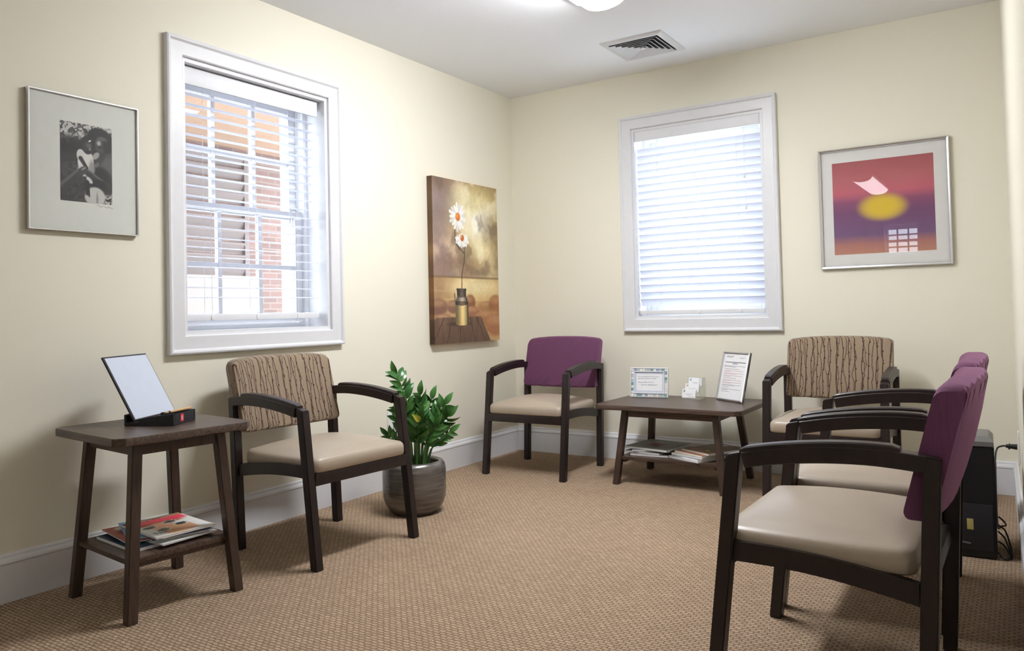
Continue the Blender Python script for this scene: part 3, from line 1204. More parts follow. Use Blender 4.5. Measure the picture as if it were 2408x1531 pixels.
gL = 'magazines on the small square table shelf'
zS = 0.1955
a6 = math.radians(-6)
RU = PI / 2       # readable from the room side
magazine(0.372, -2.960, zS, RU + a6 - PI / 2, 0.272, 0.215, 0.010, mag_print(1, (0.16, 0.20, 0.31), [(band(0.9, 2), (0.10, 0.12, 0.2)), (blob(0.7, 0.3, 0.25, 0.3), (0.28, 0.38, 0.45))]),
         'thick navy covered magazine with white spine at the bottom of the pile', gL)
magazine(0.420, -2.905, zS + 0.0108, RU + a6 + 0.10, 0.205, 0.262, 0.004, mag_print(2, (0.86, 0.86, 0.85), [(band(0.7, 0.85), (0.5, 0.6, 0.75))]),
         'white magazine just above the navy one', gL)
magazine(0.385, -2.880, zS + 0.0155, RU + a6 - 0.12, 0.205, 0.268, 0.004, mag_print(3, (0.50, 0.58, 0.72), [(blob(0.3, 0.4, 0.3, 0.2), (0.85, 0.85, 0.9))]),
         'pale blue grey magazine poking out at the far side of the pile', gL)
magazine(0.352, -2.952, zS + 0.0202, RU + a6 - PI / 2 - 0.10, 0.255, 0.200, 0.003, mag_print(4, (0.62, 0.30, 0.22), [(blob(0.25, 0.6, 0.2, 0.3), (0.75, 0.62, 0.5)), (blob(0.4, 0.3, 0.16, 0.2), (0.45, 0.03, 0.05)), (blob(0.15, 0.3, 0.1, 0.15), (0.8, 0.75, 0.65))]),
         'red and tan food covered magazine in the pile', gL)
magazine(0.350, -2.915, zS + 0.0240, RU + a6 - 0.30, 0.200, 0.258, 0.003, mag_print(5, (0.50, 0.70, 0.86), [(band(0.72, 0.82, 0.1, 0.9), (0.22, 0.2, 0.28)), (blob(0.6, 0.3, 0.3, 0.2), (0.7, 0.82, 0.92))]),
         'sky blue magazine under the sunglasses cover', gL)
magazine(0.402, -2.890, zS + 0.0278, RU + a6 + 0.06, 0.200, 0.262, 0.004, mag_print(6, (0.80, 0.62, 0.45), [(blob(0.3, 0.3, 0.3, 0.25), (0.25, 0.22, 0.4))]),
         'tan and purple magazine second from the top', gL)


def cover_face(u, v):
    img = np.ones(u.shape + (3,)) * np.array((0.90, 0.90, 0.88))
    n = vnoise(u, v, 9, 9, 8)
    img = over(img, band(0.90, 1.1)(u, v) , (0.62, 0.50, 0.35))
    img = over(img, band(0.90, 1.1, soft=0.01)(u, v) * (n > 0.55), (0.30, 0.16, 0.12))
    img = over(img, band(0.70, 0.90, 0.03, 0.97)(u, v), (0.93, 0.24, 0.36))
    img = over(img, blob(0.45, 0.66, 0.40, 0.07, 0.3)(u, v), (0.74, 0.30, 0.18))
    img = over(img, blob(0.42, 0.42, 0.22, 0.26, 0.2)(u, v), (0.88, 0.66, 0.52))
    img = over(img, blob(0.62, 0.22, 0.40, 0.16, 0.2, 0.3)(u, v), (0.85, 0.64, 0.48))
    for cu_, cv_ in ((0.20, 0.52), (0.30, 0.30), (0.60, 0.62), (0.68, 0.43)):
        img = over(img, blob(cu_, cv_, 0.125, 0.075, 0.12, 0.12)(u, v), (0.93, 0.92, 0.9))
        img = over(img, blob(cu_, cv_, 0.105, 0.058, 0.15, 0.12)(u, v), (0.28, 0.31, 0.24) if cu_ < 0.5 else (0.2, 0.22, 0.2))
    img = over(img, band(0.0, 0.50, 0.80, 1.0)(u, v), (0.92, 0.91, 0.9))
    return img


mg = magazine(0.412, -2.902, zS + 0.0326, RU + a6 - 0.02, 0.208, 0.270, 0.006, cover_face, 'glossy magazine with two faces in dark sunglasses on top of the pile', gL)
obj('writing', text_mesh('Self', 0.034), 'ink', mg, loc=(-0.088, -0.092, 0.0066))
obj('writing', text_mesh('\u2022 \u2022\u2022\u2022\u2022 \u2022\u2022\u2022\u2022\u2022', 0.016), 'ink', mg, loc=(-0.088, -0.112, 0.0066))

gR = 'magazines on the low table shelf'
zR = 0.1525
beige = (0.46, 0.45, 0.40)
spec = [
    (1.222, -0.465, 0.000, 0.08, 0.215, 0.275, 0.006, (0.60, 0.56, 0.55), [], 'pinkish white magazine at the bottom of the left pile'),
    (1.205, -0.455, 0.0065, -0.12, 0.21, 0.27, 0.005, (0.40, 0.42, 0.38), [(blob(0.2, 0.8, 0.3, 0.2), (0.18, 0.2, 0.2))], 'grey green magazine in the left pile'),
    (1.212, -0.445, 0.0120, 0.16, 0.21, 0.27, 0.005, (0.30, 0.32, 0.30), [(blob(0.1, 0.9, 0.3, 0.2), (0.2, 0.22, 0.24))], 'dark grey magazine below the open newspaper'),
    (1.226, -0.450, 0.0175, -0.16, 0.270, 0.275, 0.006, beige, [(band(0.28, 0.62, 0.34, 0.66), (0.42, 0.22, 0.24)), (band(0.86, 0.93, 0.1, 0.9), (0.36, 0.35, 0.33))], 'folded grey newspaper with dark red block on the left pile'),
]
for (x, y, dz, rot, w_, h_, th_, basec, bl, lab) in spec:
    magazine(x, y, zR + dz * 1.7, rot, w_, h_, th_ * 1.7, mag_print(int(dz * 1e4) + 20, basec, bl), lab, gR, droop=0.0)
spec = [
    (1.490, -0.500, 0.000, -0.42, 0.215, 0.275, 0.005, (0.80, 0.80, 0.80), [], 'white magazine at the bottom of the right pile'),
    (1.505, -0.495, 0.0055, -0.52, 0.21, 0.27, 0.005, (0.55, 0.55, 0.62), [], 'blue grey magazine low in the right pile'),
    (1.498, -0.490, 0.0110, -0.36, 0.21, 0.27, 0.005, (0.78, 0.70, 0.58), [], 'cream magazine in the middle of the right pile'),
    (1.515, -0.485, 0.0165, -0.46, 0.205, 0.27, 0.005, (0.66, 0.42, 0.24), [(blob(0.3, 0.15, 0.3, 0.12), (0.78, 0.5, 0.36))], 'orange tan magazine second from top of the right pile'),
    (1.552, -0.470, 0.0220, -0.50, 0.208, 0.272, 0.005, (0.40, 0.27, 0.13), [(blob(0.35, 0.2, 0.25, 0.15), (0.50, 0.30, 0.16)), (blob(0.62, 0.25, 0.06, 0.05), (0.85, 0.72, 0.1)), (blob(0.7, 0.7, 0.2, 0.2), (0.32, 0.22, 0.11))], 'brown covered magazine on top of the right pile'),
]
for (x, y, dz, rot, w_, h_, th_, basec, bl, lab) in spec:
    q = magazine(x, y, zR + dz * 1.7, rot, w_, h_, th_ * 1.7, mag_print(int(dz * 1e4) + 60, basec, bl), lab, gR)
obj('writing', text_mesh('ELLE', 0.036), 'paper', q, loc=(-0.085, 0.092, 0.0091))


# ------------------------------------------------------------------ drawing board on the small table
BLc, BRc = Vector((0.362, -2.990, 0.6055)), Vector((0.243, -2.757, 0.6055))
ux = (BRc - BLc)
bw = ux.length
ux.normalize()
upd = Vector((-0.100, -0.062, 0.220)).normalized()
upd = (upd - ux * upd.dot(ux)).normalized()
nrm = ux.cross(upd).normalized()       # towards the viewer
if nrm.x < 0:
    nrm = -nrm
fdir = Vector((nrm.x, nrm.y, 0)).normalized()
bl_ = 0.250
# base with a water trough
P1 = Vector((0.350, -3.000, TLZ + 0.0003))
sd = -ux.copy()
sd.z = 0
base_r = root('drawing_board_stand', P1, 'black tray shaped stand with red square label on the small table', 'stand')
D, Wd, hb = 0.158, 0.150, 0.040


def bl2(f, s, z):
    return fdir * f + Vector((ux.x, ux.y, 0)).normalized() * s + Vector((0, 0, z))


def solid(name, f0, f1, s0, s1, z0, zf0, zf1, mat, par, bevel=0.0015):
    b = [bl2(f0, s0, z0), bl2(f1, s0, z0), bl2(f1, s1, z0), bl2(f0, s1, z0)]
    t = [bl2(f0, s0, zf0), bl2(f1, s0, zf1), bl2(f1, s1, zf1), bl2(f0, s1, zf0)]
    return obj(name, prism(name, b, t, bevel), mat, par)


solid('tray', -0.022, D, 0, Wd, 0, 0.012, 0.012, 'black_matte', base_r)
solid('rim', -0.022, -0.014, 0, Wd, 0.010, hb, hb - 0.004, 'black_matte', base_r)
solid('rim', 0.030, 0.100, 0, 0.012, 0.010, 0.018, 0.034, 'black_matte', base_r)
solid('rim', 0.100, D, 0, 0.012, 0.010, 0.034, hb, 'black_matte', base_r)
solid('rim', 0.030, D, Wd - 0.012, Wd, 0.010, 0.028, hb, 'black_matte', base_r)
solid('rim', D - 0.012, D, 0.011, Wd - 0.011, 0.010, hb - 0.006, hb, 'black_matte', base_r)
# red label on the front face
fl = solid('label_patch', D, D + 0.0006, 0.048, 0.068, 0.008, 0.034, 0.034, 'label_red', base_r, 0)
wm = text_mesh('BB', 0.014, 'CENTER')
tm = obj('writing', wm, 'paper', base_r)
xv = Vector((0, 0, 1))
yv_ = -Vector((ux.x, ux.y, 0)).normalized()
mt = Matrix((xv, yv_, xv.cross(yv_))).transposed().to_4x4()
mt.translation = bl2(D + 0.0010, 0.062, 0.021)
tm.matrix_local = mt

mb = root('drawing_board', BLc, 'black framed pale blue drawing board leaning on the small table', 'drawing board')
def bpt(a, b, t):
    return ux * a + upd * b + nrm * t
obj('backing', loft('backing', [[bpt(0, 0, -0.006), bpt(bw, 0, -0.006), bpt(bw, bl_, -0.006), bpt(0, bl_, -0.006)], [bpt(0, 0, 0), bpt(bw, 0, 0), bpt(bw, bl_, 0), bpt(0, bl_, 0)]], smooth=False), 'black_matte', mb)
obj('drawing_surface', loft('drawing_surface', [[bpt(0.007, 0.004, 0), bpt(bw - 0.004, 0.004, 0), bpt(bw - 0.004, bl_ - 0.006, 0), bpt(0.007, bl_ - 0.006, 0)],
                                               [bpt(0.007, 0.004, 0.001), bpt(bw - 0.004, 0.004, 0.001), bpt(bw - 0.004, bl_ - 0.006, 0.001), bpt(0.007, bl_ - 0.006, 0.001)]], smooth=False), 'drawing_surface', mb)
# brush
ba, bb = P1 + bl2(D - 0.030, 0.004, hb + 0.004), P1 + bl2(D - 0.012, 0.140, hb + 0.005)
pb = root('paint_brush', ba, 'bamboo paint brush resting on the black stand', 'brush')
dv = (bb - ba)
obj('handle', tube('handle', [dv * 0.16, dv * 0.6, dv], 0.0042, 10, 8), 'bamboo', pb)
obj('ferrule', tube('ferrule', [dv * 0.10, dv * 0.13, dv * 0.165], 0.0046, 10, 4), 'black_matte', pb)
obj('bristles', tube('bristles', [dv * 0.10, dv * 0.04, dv * -0.06], 0.0038, 10, 8, taper=0.1), 'bamboo', pb)


# ------------------------------------------------------------------ framed notices and card holder on the low table
def table_frame(loc, rot, w, h, lean, border, label, name='photo_frame'):
    r = root(name, loc, label, 'frame', 'small frames on the low table', rotz=rot)
    r.rotation_euler = (-lean, 0, rot)
    return r


# mosaic frame
fw_, fh_ = 0.224, 0.172
r = table_frame((1.114, -0.303, TRZ + 0.002), math.radians(9), fw_, fh_, math.radians(9), 0, 'white frame with pearl mosaic tiles holding a printed notice')
obj('back', boxes('back', [((-fw_ / 2, fw_ / 2), (0.0, 0.008), (0.0, fh_))], 0.001), 'trim_white', r)
toN = lambda a, z, t: (a, -t, z)
e = 0.005
frame_sides('edge_bead', -fw_ / 2 + e, fw_ / 2 - e, e, fh_ - e, [(0, 0), (0, 0.007), (e, 0.006), (e, 0)], toN, 'trim_white', r)
ia, iz = fw_ / 2 - 0.026, 0.026
frame_sides('inner_bead', -ia, ia, iz, fh_ - iz, [(0, 0), (0, 0.008), (e, 0.008), (e, 0)], toN, 'trim_white', r)
tcols = ['pearl_light'] * 5 + ['pearl_grey'] * 2 + ['pearl_teal', 'pearl_blue']
tile = {c_: boxes('tile', [((-0.0074, 0.0074), (-0.004, 0), (-0.0074, 0.0074))], 0.0006, 1) for c_ in set(tcols)}
for c_, me in tile.items():
    me.materials.append(MATS[c_])
nt = 13
px_ = (fw_ - 2 * e) / nt
for i in range(nt):
    for zz_ in (0.0128, fh_ - 0.0128):
        obj('tile', tile[random.choice(tcols)], None, r, loc=(-fw_ / 2 + e + px_ * (i + 0.5), 0, zz_))
for j in range(8):
    for sx_ in (-1, 1):
        obj('tile', tile[random.choice(tcols)], None, r, loc=(sx_ * (fw_ / 2 - e - px_ * 0.5), 0, 0.0128 + px_ * 0.97 * (j + 1)))
obj('notice', boxes('notice', [((-ia, ia), (-0.002, 0), (iz, fh_ - iz))]), 'drawing_surface', r)
obj('paper_sheet', boxes('paper_sheet', [((-ia + 0.011, ia - 0.009), (-0.003, -0.001), (iz + 0.011, fh_ - iz - 0.012))]), 'paper', r)
for s_, zz_, xx_ in (('For the convenience of our clients a', 0.117, -0.066), ('guest WiFi network is available:', 0.106, -0.066), ('Network Name:  JB Guest', 0.084, -0.066), ('Password:  Bellingerguest!!', 0.069, -0.047)):
    obj('writing', text_mesh(s_, 0.0086, shear=0.25), 'ink', r, loc=(xx_, -0.0032, zz_), rot=(PI / 2, 0, 0))

# silver upright frame
fw_, fh_ = 0.255, 0.272
loc = Vector((1.590, -0.318, TRZ + 0.003))
fw_ = 0.222
r = table_frame(loc, math.radians(-34), fw_, fh_, math.radians(14), 0, 'silver upright frame with a printed letter on the low table')
obj('back', boxes('back', [((-fw_ / 2, fw_ / 2), (0.0, 0.008), (0.0, fh_))], 0.001), 'black_matte', r)
frame_sides('frame_side', -fw_ / 2 + 0.011, fw_ / 2 - 0.011, 0.011, fh_ - 0.011, [(0, 0), (0, 0.005), (0.005, 0.009), (0.011, 0.007), (0.011, -0.008)], toN, 'silver', r)
obj('letter', boxes('letter', [((-fw_ / 2 + 0.009, fw_ / 2 - 0.009), (-0.002, 0), (0.009, fh_ - 0.009))]), 'paper', r)
hw2 = fw_ / 2 - 0.022
lines = [(0.246, -hw2 + 0.010, -0.02, 'ink_grey', 0.004), (0.240, -hw2 + 0.012, -0.03, 'ink_grey', 0.0015), (0.242, 0.03, hw2 - 0.005, 'ink_grey', 0.0015), (0.238, 0.03, hw2 - 0.02, 'ink_grey', 0.0015),
         (0.2135, -hw2 + 0.004, hw2 - 0.002, 'ink', 0.0034), (0.206, -0.022, 0.022, 'ink', 0.003),
         (0.193, -hw2, hw2 - 0.002, 'ink_grey', 0.0022), (0.188, -hw2, 0.01, 'ink_grey', 0.0022), (0.176, -hw2 + 0.012, 0.045, 'ink_grey', 0.002)]
zz_ = 0.166
for k_, two, c_, e1 in ((0, 1, 'ink_red', .95), (1, 1, 'ink_red', .97), (2, 1, 'ink_red', .93), (3, 0, 'ink_grey', .65), (4, 1, 'ink_red', .9), (5, 1, 'ink_red', .92), (6, 1, 'ink_grey', .92), (7, 0, 'ink_grey', .35), (8, 1, 'ink_grey', .94), (9, 0, 'ink_grey', .4)):
    lines.append((zz_, -hw2 + 0.010, -hw2 + 0.010 + (2 * hw2 - 0.012) * e1, c_, 0.0019))
    if two:
        lines.append((zz_ - 0.0046, -hw2 + 0.010, random.uniform(-0.03, 0.03), c_, 0.0019))
    zz_ -= 0.0135 if two else 0.0105
for z_, x0_, x1_, c_, hh_ in lines:
    obj('print_line', boxes('print_line', [((x0_, x1_), (-0.00235, -0.0019), (z_ - hh_ / 2, z_ + hh_ / 2))]), c_, r)
obj('easel_back', prism('easel_back', rect(-0.02, 0.02, 0.066, 0.070, 0.0185), rect(-0.02, 0.02, 0.0085, 0.0125, 0.17), 0.0006), 'black_matte', r)

# card holder with three rows of cards
r = root('card_holder', (1.356, -0.262, TRZ + 0.0005), 'clear tiered card holder with white cards between the two frames', 'card holder', rotz=math.radians(-6))
obj('base_plate', boxes('base_plate', [((-0.052, 0.062), (-0.030, 0.062), (0, 0.003))], 0.001), 'acrylic', r)
obj('side_panel', boxes('side_panel', [((0.058, 0.061), (-0.020, 0.060), (0.003, 0.118))], 0.001), 'acrylic', r)
obj('back_panel', boxes('back_panel', [((-0.050, 0.060), (0.058, 0.061), (0.003, 0.118))], 0.001), 'acrylic', r)
gcards = 'white cards in the clear holder'
for i, (dy, dz, dx_, c_, w_) in enumerate(((-0.018, 0.0050, -0.010, 'ink', 'lowest'), (0.010, 0.034, -0.003, 'ink_red', 'middle'), (0.036, 0.066, 0.005, 'pearl_blue', 'highest'))):
    p = Vector((1.356, -0.262, TRZ + 0.0005)) + Matrix.Rotation(math.radians(-6), 3, 'Z') @ Vector((dx_, dy, dz))
    cr = root('business_card_stack', p, '%s stack of white business cards in the clear holder' % w_, 'cards', gcards, rotz=math.radians(-6))
    cr.rotation_euler = (math.radians(-14), 0, math.radians(-6))
    obj('card_block', boxes('card_block', [((-0.042, 0.042), (0, 0.006), (0, 0.050))], 0.0004, 1), 'paper', cr)
    obj('logo', boxes('logo', [((-0.034, -0.024), (-0.0004, 0.0001), (0.032, 0.044))]), c_ if c_ != 'ink' else 'ink_grey', cr)
    for z_, a_, b_ in ((0.022, -0.02, 0.022), (0.016, -0.012, 0.012), (0.007, -0.002, 0.034)):
        obj('print_line', boxes('print_line', [((a_, b_), (-0.0004, 0.0001), (z_ - 0.0007, z_ + 0.0007))]), 'ink_grey', cr)


# ------------------------------------------------------------------ pictures on the walls
# black and white photograph, left wall
by0, by1, bz0, bz1 = -3.171, -2.759, 1.286, 1.794


def bw_photo(u, v):
    n1 = vnoise(u, v, 14, 20, 3, 4)
    n2 = vnoise(u, v, 30, 44, 5, 3)
    g_ = 0.17 + 0.10 * n1
    g_ = np.where(v < 0.50, 0.22 + 0.30 * (n2 - 0.35), g_)          # grass
    fol = sstep(0.72, 0.86, v + 0.10 * (0.4 - u) + 0.12 * (n1 - 0.5))
    g_ = g_ * (1 - fol) + fol * np.where(n2 > 0.50, 0.80, 0.16 + 0.4 * n1)
    g_ = g_ * (1 - 0.6 * ell(u, v, 0.18, 0.72, 0.25, 0.11, 0.4))
    img = np.repeat(g_[..., None], 3, 2)
    o_ = lambda mk, c: over(img, mk, c)
    # bright plants lower right
    img = over(img, ell(u, v, 0.95, 0.10, 0.16, 0.16, 0.4) * (n2 > 0.5), 0.75)
    # adult: blouse, neck, hair, face
    img = over(img, ell(u, v, 0.86, 0.42, 0.32, 0.30, 0.12, 0.25), 0.20)
    img = over(img, ell(u, v, 0.92, 0.50, 0.18, 0.17, 0.6, 0.3), 0.40)
    img = over(img, ell(u, v, 0.76, 0.34, 0.20, 0.13, 0.3), 0.13)
    img = over(img, capsule(u, v, (0.80, 0.66), (0.74, 0.58), 0.09, 0.08, 0.2, 1.5), 0.26)
    img = over(img, ell(u, v, 0.75, 0.845, 0.24, 0.135, 0.10), 0.07)
    img = over(img, ell(u, v, 0.92, 0.80, 0.13, 0.12, 0.2), 0.08)
    img = over(img, ell(u, v, 0.78, 0.775, 0.125, 0.105, 0.12, 0.2), 0.33)
    img = over(img, ell(u, v, 0.82, 0.835, 0.09, 0.035, 0.5), 0.42)
    img = over(img, ell(u, v, 0.74, 0.785, 0.04, 0.03, 0.5), 0.72)
    img = over(img, ell(u, v, 0.84, 0.81, 0.045, 0.012, 0.4), 0.08)
    img = over(img, ell(u, v, 0.76, 0.735, 0.05, 0.012, 0.4), 0.10)
    img = over(img, ell(u, v, 0.88, 0.75, 0.06, 0.07, 0.5), 0.16)
    # collars
    img = over(img, ell(u, v, 0.68, 0.615, 0.075, 0.04, 0.2, 0.5), 0.68)
    img = over(img, ell(u, v, 0.70, 0.50, 0.05, 0.03, 0.3, 0.5), 0.45)
    # child: white top, head
    img = over(img, ell(u, v, 0.48, 0.52, 0.155, 0.165, 0.07), 0.86)
    img = over(img, ell(u, v, 0.38, 0.60, 0.075, 0.075, 0.12), 0.84)
    img = over(img, ell(u, v, 0.45, 0.40, 0.14, 0.07, 0.15), 0.80)
    img = over(img, ell(u, v, 0.60, 0.44, 0.06, 0.10, 0.5), 0.62)
    img = over(img, ell(u, v, 0.52, 0.745, 0.135, 0.115, 0.08), 0.06)
    img = over(img, ell(u, v, 0.52, 0.705, 0.10, 0.085, 0.12), 0.24)
    img = over(img, ell(u, v, 0.54, 0.735, 0.05, 0.03, 0.5), 0.40)
    img = over(img, ell(u, v, 0.52, 0.655, 0.05, 0.018, 0.4), 0.12)
    img = over(img, ell(u, v, 0.56, 0.69, 0.016, 0.02, 0.5), 0.6)
    img = over(img, ell(u, v, 0.56, 0.795, 0.03, 0.010, 0.3, 0.3), 0.95)
    # child's arm, joined hands, forearms
    img = over(img, capsule(u, v, (0.38, 0.56), (0.50, 0.44), 0.04, 0.032, 0.2, 1.5), 0.20)
    img = over(img, capsule(u, v, (-0.05, 0.12), (0.36, 0.37), 0.12, 0.075, 0.15, 1.5), 0.27)
    img = over(img, capsule(u, v, (-0.05, 0.16), (0.34, 0.41), 0.035, 0.02, 0.6, 1.5), 0.42)
    img = over(img, capsule(u, v, (1.05, 0.19), (0.52, 0.38), 0.055, 0.06, 0.15, 1.5), 0.24)
    img = over(img, capsule(u, v, (0.80, 0.30), (0.52, 0.42), 0.02, 0.015, 0.6, 1.5), 0.45)
    img = over(img, ell(u, v, 0.42, 0.40, 0.09, 0.05, 0.2, 0.3), 0.30)
    img = over(img, ell(u, v, 0.44, 0.43, 0.05, 0.012, 0.4, 0.4), 0.62)
    # lap, legs and pale skirt
    img = over(img, ell(u, v, 0.72, 0.24, 0.16, 0.07, 0.2), 0.10)
    img = over(img, ell(u, v, 0.66, 0.08, 0.20, 0.13, 0.12), 0.80)
    img = over(img, ell(u, v, 0.55, 0.29, 0.07, 0.03, 0.2, -0.5), 0.82)
    img = over(img, capsule(u, v, (0.50, 0.26), (0.52, 0.08), 0.045, 0.04, 0.2, 1.5), 0.15)
    img = over(img, ell(u, v, 0.52, 0.05, 0.07, 0.035, 0.2, -0.5), 0.78)
    img = over(img, ell(u, v, 0.70, 0.05, 0.02, 0.08, 0.7), 0.6)
    return np.clip(img, 0, 1) ** 1.25 * np.array([1.0, 1.0, 0.98]) * 0.97


r = root('framed_photograph', (0.0, (by0 + by1) / 2, bz0), 'thin silver framed black and white photograph of a woman and toddler', 'picture')
c0 = Vector((0.0, (by0 + by1) / 2, bz0))
toP = lambda a, z, t: (t, a, z)
hA, hZ = (by1 - by0) / 2, bz1 - bz0
frame_sides('frame_side', -hA + 0.0055, hA - 0.0055, 0.0055, hZ - 0.0055, [(0, 0.001), (0, 0.021), (0.0015, 0.024), (0.004, 0.024), (0.0055, 0.021), (0.0055, 0.001)], toP, 'silver', r)
obj('mat_board', boxes('mat_board', [((0.001, 0.014), (-hA + 0.004, hA - 0.004), (0.004, hZ - 0.004))]), 'mat_board', r)
pm = print_grid('print', 0.194, 0.295, 110, 165, bw_photo)
obj('print', pm, None, r, loc=(0.0146, -3.058 - c0.y, 1.400 - c0.z), rot=(0, 0, PI / 2))
obj('pane', boxes('pane', [((0.0185, 0.0195), (-hA + 0.004, hA - 0.004), (0.004, hZ - 0.004))]), 'low_glare_glass', r)
sg = [tube('signature', [(0.0147, -2.925 - c0.y + 0.008 * i, 1.392 - c0.z + 0.004 * math.sin(i * 2.3) - 0.0005 * i) for i in range(9)], 0.0004, 4, 50)]
obj('signature', sg[0], 'ink_grey', r)

# flower canvas, left wall near the corner
cy0, cy1, cz0, cz1 = -0.935, -0.254, 0.767, 1.772


def canvas_art(u, v):
    n1 = vnoise(u, v, 4, 6, 21, 5)
    n2 = vnoise(u + 0.3, v, 7, 9, 33, 4)
    n3 = vnoise(u, v, 60, 90, 41, 2)
    img = np.ones(u.shape + (3,)) * np.array((0.58, 0.47, 0.42))
    img = over(img, sstep(0.45, 0.9, v) * sstep(0.6, 0.1, u) * 0.8, (0.50, 0.42, 0.40))
    img = over(img, sstep(0.86, 1.02, v + 0.06 * (n1 - 0.5)) * 0.75, (0.42, 0.32, 0.24))
    # lit cloud mass on the right
    cl = np.clip(ell(u, v, 0.72, 0.72, 0.42, 0.34, 0.6) * (0.35 + 1.3 * n1), 0, 1)
    img = over(img, cl * 0.85, (0.80, 0.70, 0.42))
    img = over(img, np.clip(ell(u, v, 0.72, 0.76, 0.22, 0.11, 0.8) * (0.5 + n2), 0, 1), (0.96, 0.94, 0.86))
    img = over(img, np.clip(ell(u, v, 0.78, 0.52, 0.22, 0.12, 0.8) * (0.4 + n2), 0, 1), (0.93, 0.85, 0.62))
    img = over(img, np.clip(ell(u, v, 0.55, 0.88, 0.22, 0.07, 0.8) * (0.3 + n2), 0, 1), (0.86, 0.80, 0.56))
    img = over(img, np.clip(ell(u, v, 0.92, 0.70, 0.15, 0.10, 0.8) * (n1 * 1.3), 0, 1) * 0.8, (0.48, 0.40, 0.24))
    img = over(img, np.clip(ell(u, v, 0.25, 0.56, 0.28, 0.10, 0.7) * (n2 - 0.35) * 3, 0, 1) * 0.8, (0.78, 0.66, 0.54))
    img = over(img, np.clip(ell(u, v, 0.30, 0.46, 0.40, 0.07, 0.7) * (0.3 + n1), 0, 1) * 0.7, (0.45, 0.34, 0.29))
    img = over(img, np.clip(ell(u, v, 0.60, 0.48, 0.28, 0.07, 0.7) * (n2 * 1.2), 0, 1) * 0.8, (0.56, 0.42, 0.26))
    img = over(img, sstep(0.80, 1.02, u) * sstep(0.40, 0.5, v) * 0.5, (0.45, 0.34, 0.18))
    # sea
    sea = sstep(0.404, 0.398, v)
    wv = vnoise(u, v, 5, 60, 50, 3)
    img = over(img, sea, (0.72, 0.55, 0.33))
    img = over(img, sea * ell(u, v, 0.62, 0.345, 0.40, 0.06, 0.8), (0.93, 0.84, 0.60))
    img = over(img, sea * sstep(0.55, 0.7, wv) * 0.5, (0.90, 0.76, 0.48))
    img = over(img, sstep(0.412, 0.404, v) * sstep(0.392, 0.400, v) * 0.7, (0.40, 0.29, 0.18))
    img = over(img, sea * sstep(0.35, 0.0, u) * 0.5, (0.50, 0.36, 0.28))
    # rocks
    for (ru_, rv_, au, av, cc) in ((0.06, 0.22, 0.13, 0.05, (0.42, 0.28, 0.22)), (0.28, 0.22, 0.10, 0.04, (0.46, 0.31, 0.24)), (0.12, 0.14, 0.15, 0.04, (0.48, 0.33, 0.26)), (0.53, 0.245, 0.08, 0.05, (0.44, 0.26, 0.17)), (0.56, 0.185, 0.12, 0.04, (0.52, 0.32, 0.22)),
                                   (0.80, 0.22, 0.15, 0.035, (0.60, 0.42, 0.24)), (0.95, 0.235, 0.12, 0.06, (0.56, 0.33, 0.18)), (0.82, 0.15, 0.22, 0.05, (0.58, 0.36, 0.21)), (0.96, 0.10, 0.20, 0.07, (0.60, 0.36, 0.22))):
        mk = ell(u, v, ru_, rv_, au, av, 0.2)
        img = over(img, mk, cc)
        img = over(img, mk * ell(u, v, ru_ - 0.02, rv_ + av * 0.5, au * 0.8, av * 0.4, 0.8) * 0.5, (0.78, 0.58, 0.38))
    sky = sstep(0.40, 0.43, v)
    nc = vnoise(u + 0.7, v, 5, 7, 77, 5)
    img = over(img, sky * sstep(0.52, 0.72, nc) * sstep(0.15, 0.5, u) * 0.65, (0.95, 0.90, 0.74))
    img = over(img, sky * sstep(0.46, 0.28, nc) * 0.55, (0.38, 0.30, 0.24))
    img = img * (0.88 + 0.24 * n2[..., None])
    # plank table
    tab = sstep(0.160, 0.154, v) * sstep(0.70, 0.69, u - (0.16 - v) * 0.95) * sstep(0.02, 0.04, u + (0.16 - v) * 1.2)
    pn = vnoise(u, v, 50, 6, 61, 3)
    img = over(img, tab, (0.40, 0.29, 0.22))
    img = img * (1 - tab[..., None] * 0.4 * (pn[..., None] - 0.3))
    for a in (0.14, 0.26, 0.38, 0.52, 0.62):
        lu = 0.40 + (a - 0.40) * (1 + (0.16 - v) * 4.0)
        img = over(img, tab * (np.abs(u - lu) < 0.006 + 0.0 * u), (0.20, 0.13, 0.10))
    img = over(img, sstep(0.165, 0.0, v) * tab * 0.3, (0.22, 0.15, 0.12))
    # milk can
    img = over(img, ell(u, v, 0.36, 0.115, 0.16, 0.012, 0.5) * 0.7, (0.16, 0.10, 0.08))

    def can(u0, u1, v0, v1, base_):
        nonlocal img
        f = np.clip((u - u0) / (u1 - u0), 0, 1)
        edge = 0.010 * np.sqrt(np.clip(1 - (2 * f - 1) ** 2, 0, 1))
        mk = ((u > u0) & (u < u1) & (v > v0 - edge) & (v < v1)).astype(float)
        sh = 0.45 + 0.75 * np.exp(-((f - 0.55) / 0.28) ** 2) - 0.25 * (f > 0.9)
        col = np.array(base_) * sh[..., None]
        img = img * (1 - mk[..., None]) + col * mk[..., None]
    can(0.305, 0.497, 0.115, 0.240, (0.80, 0.68, 0.42))
    for i in range(14):
        f = i / 13
        h_ = 0.240 + 0.052 * f
        w0 = 0.098 - 0.040 * f ** 1.5
        can(0.400 - w0, 0.400 + w0 - 0.004, h_, h_ + 0.0045, (0.62, 0.57, 0.50))
    can(0.300, 0.490, 0.238, 0.254, (0.34, 0.27, 0.22))
    can(0.330, 0.465, 0.288, 0.330, (0.30, 0.26, 0.23))
    can(0.322, 0.472, 0.322, 0.334, (0.26, 0.22, 0.20))
    img = over(img, capsule(u, v, (0.295, 0.30), (0.30, 0.25), 0.008, 0.008, 0.3, 1.47), (0.35, 0.3, 0.26))
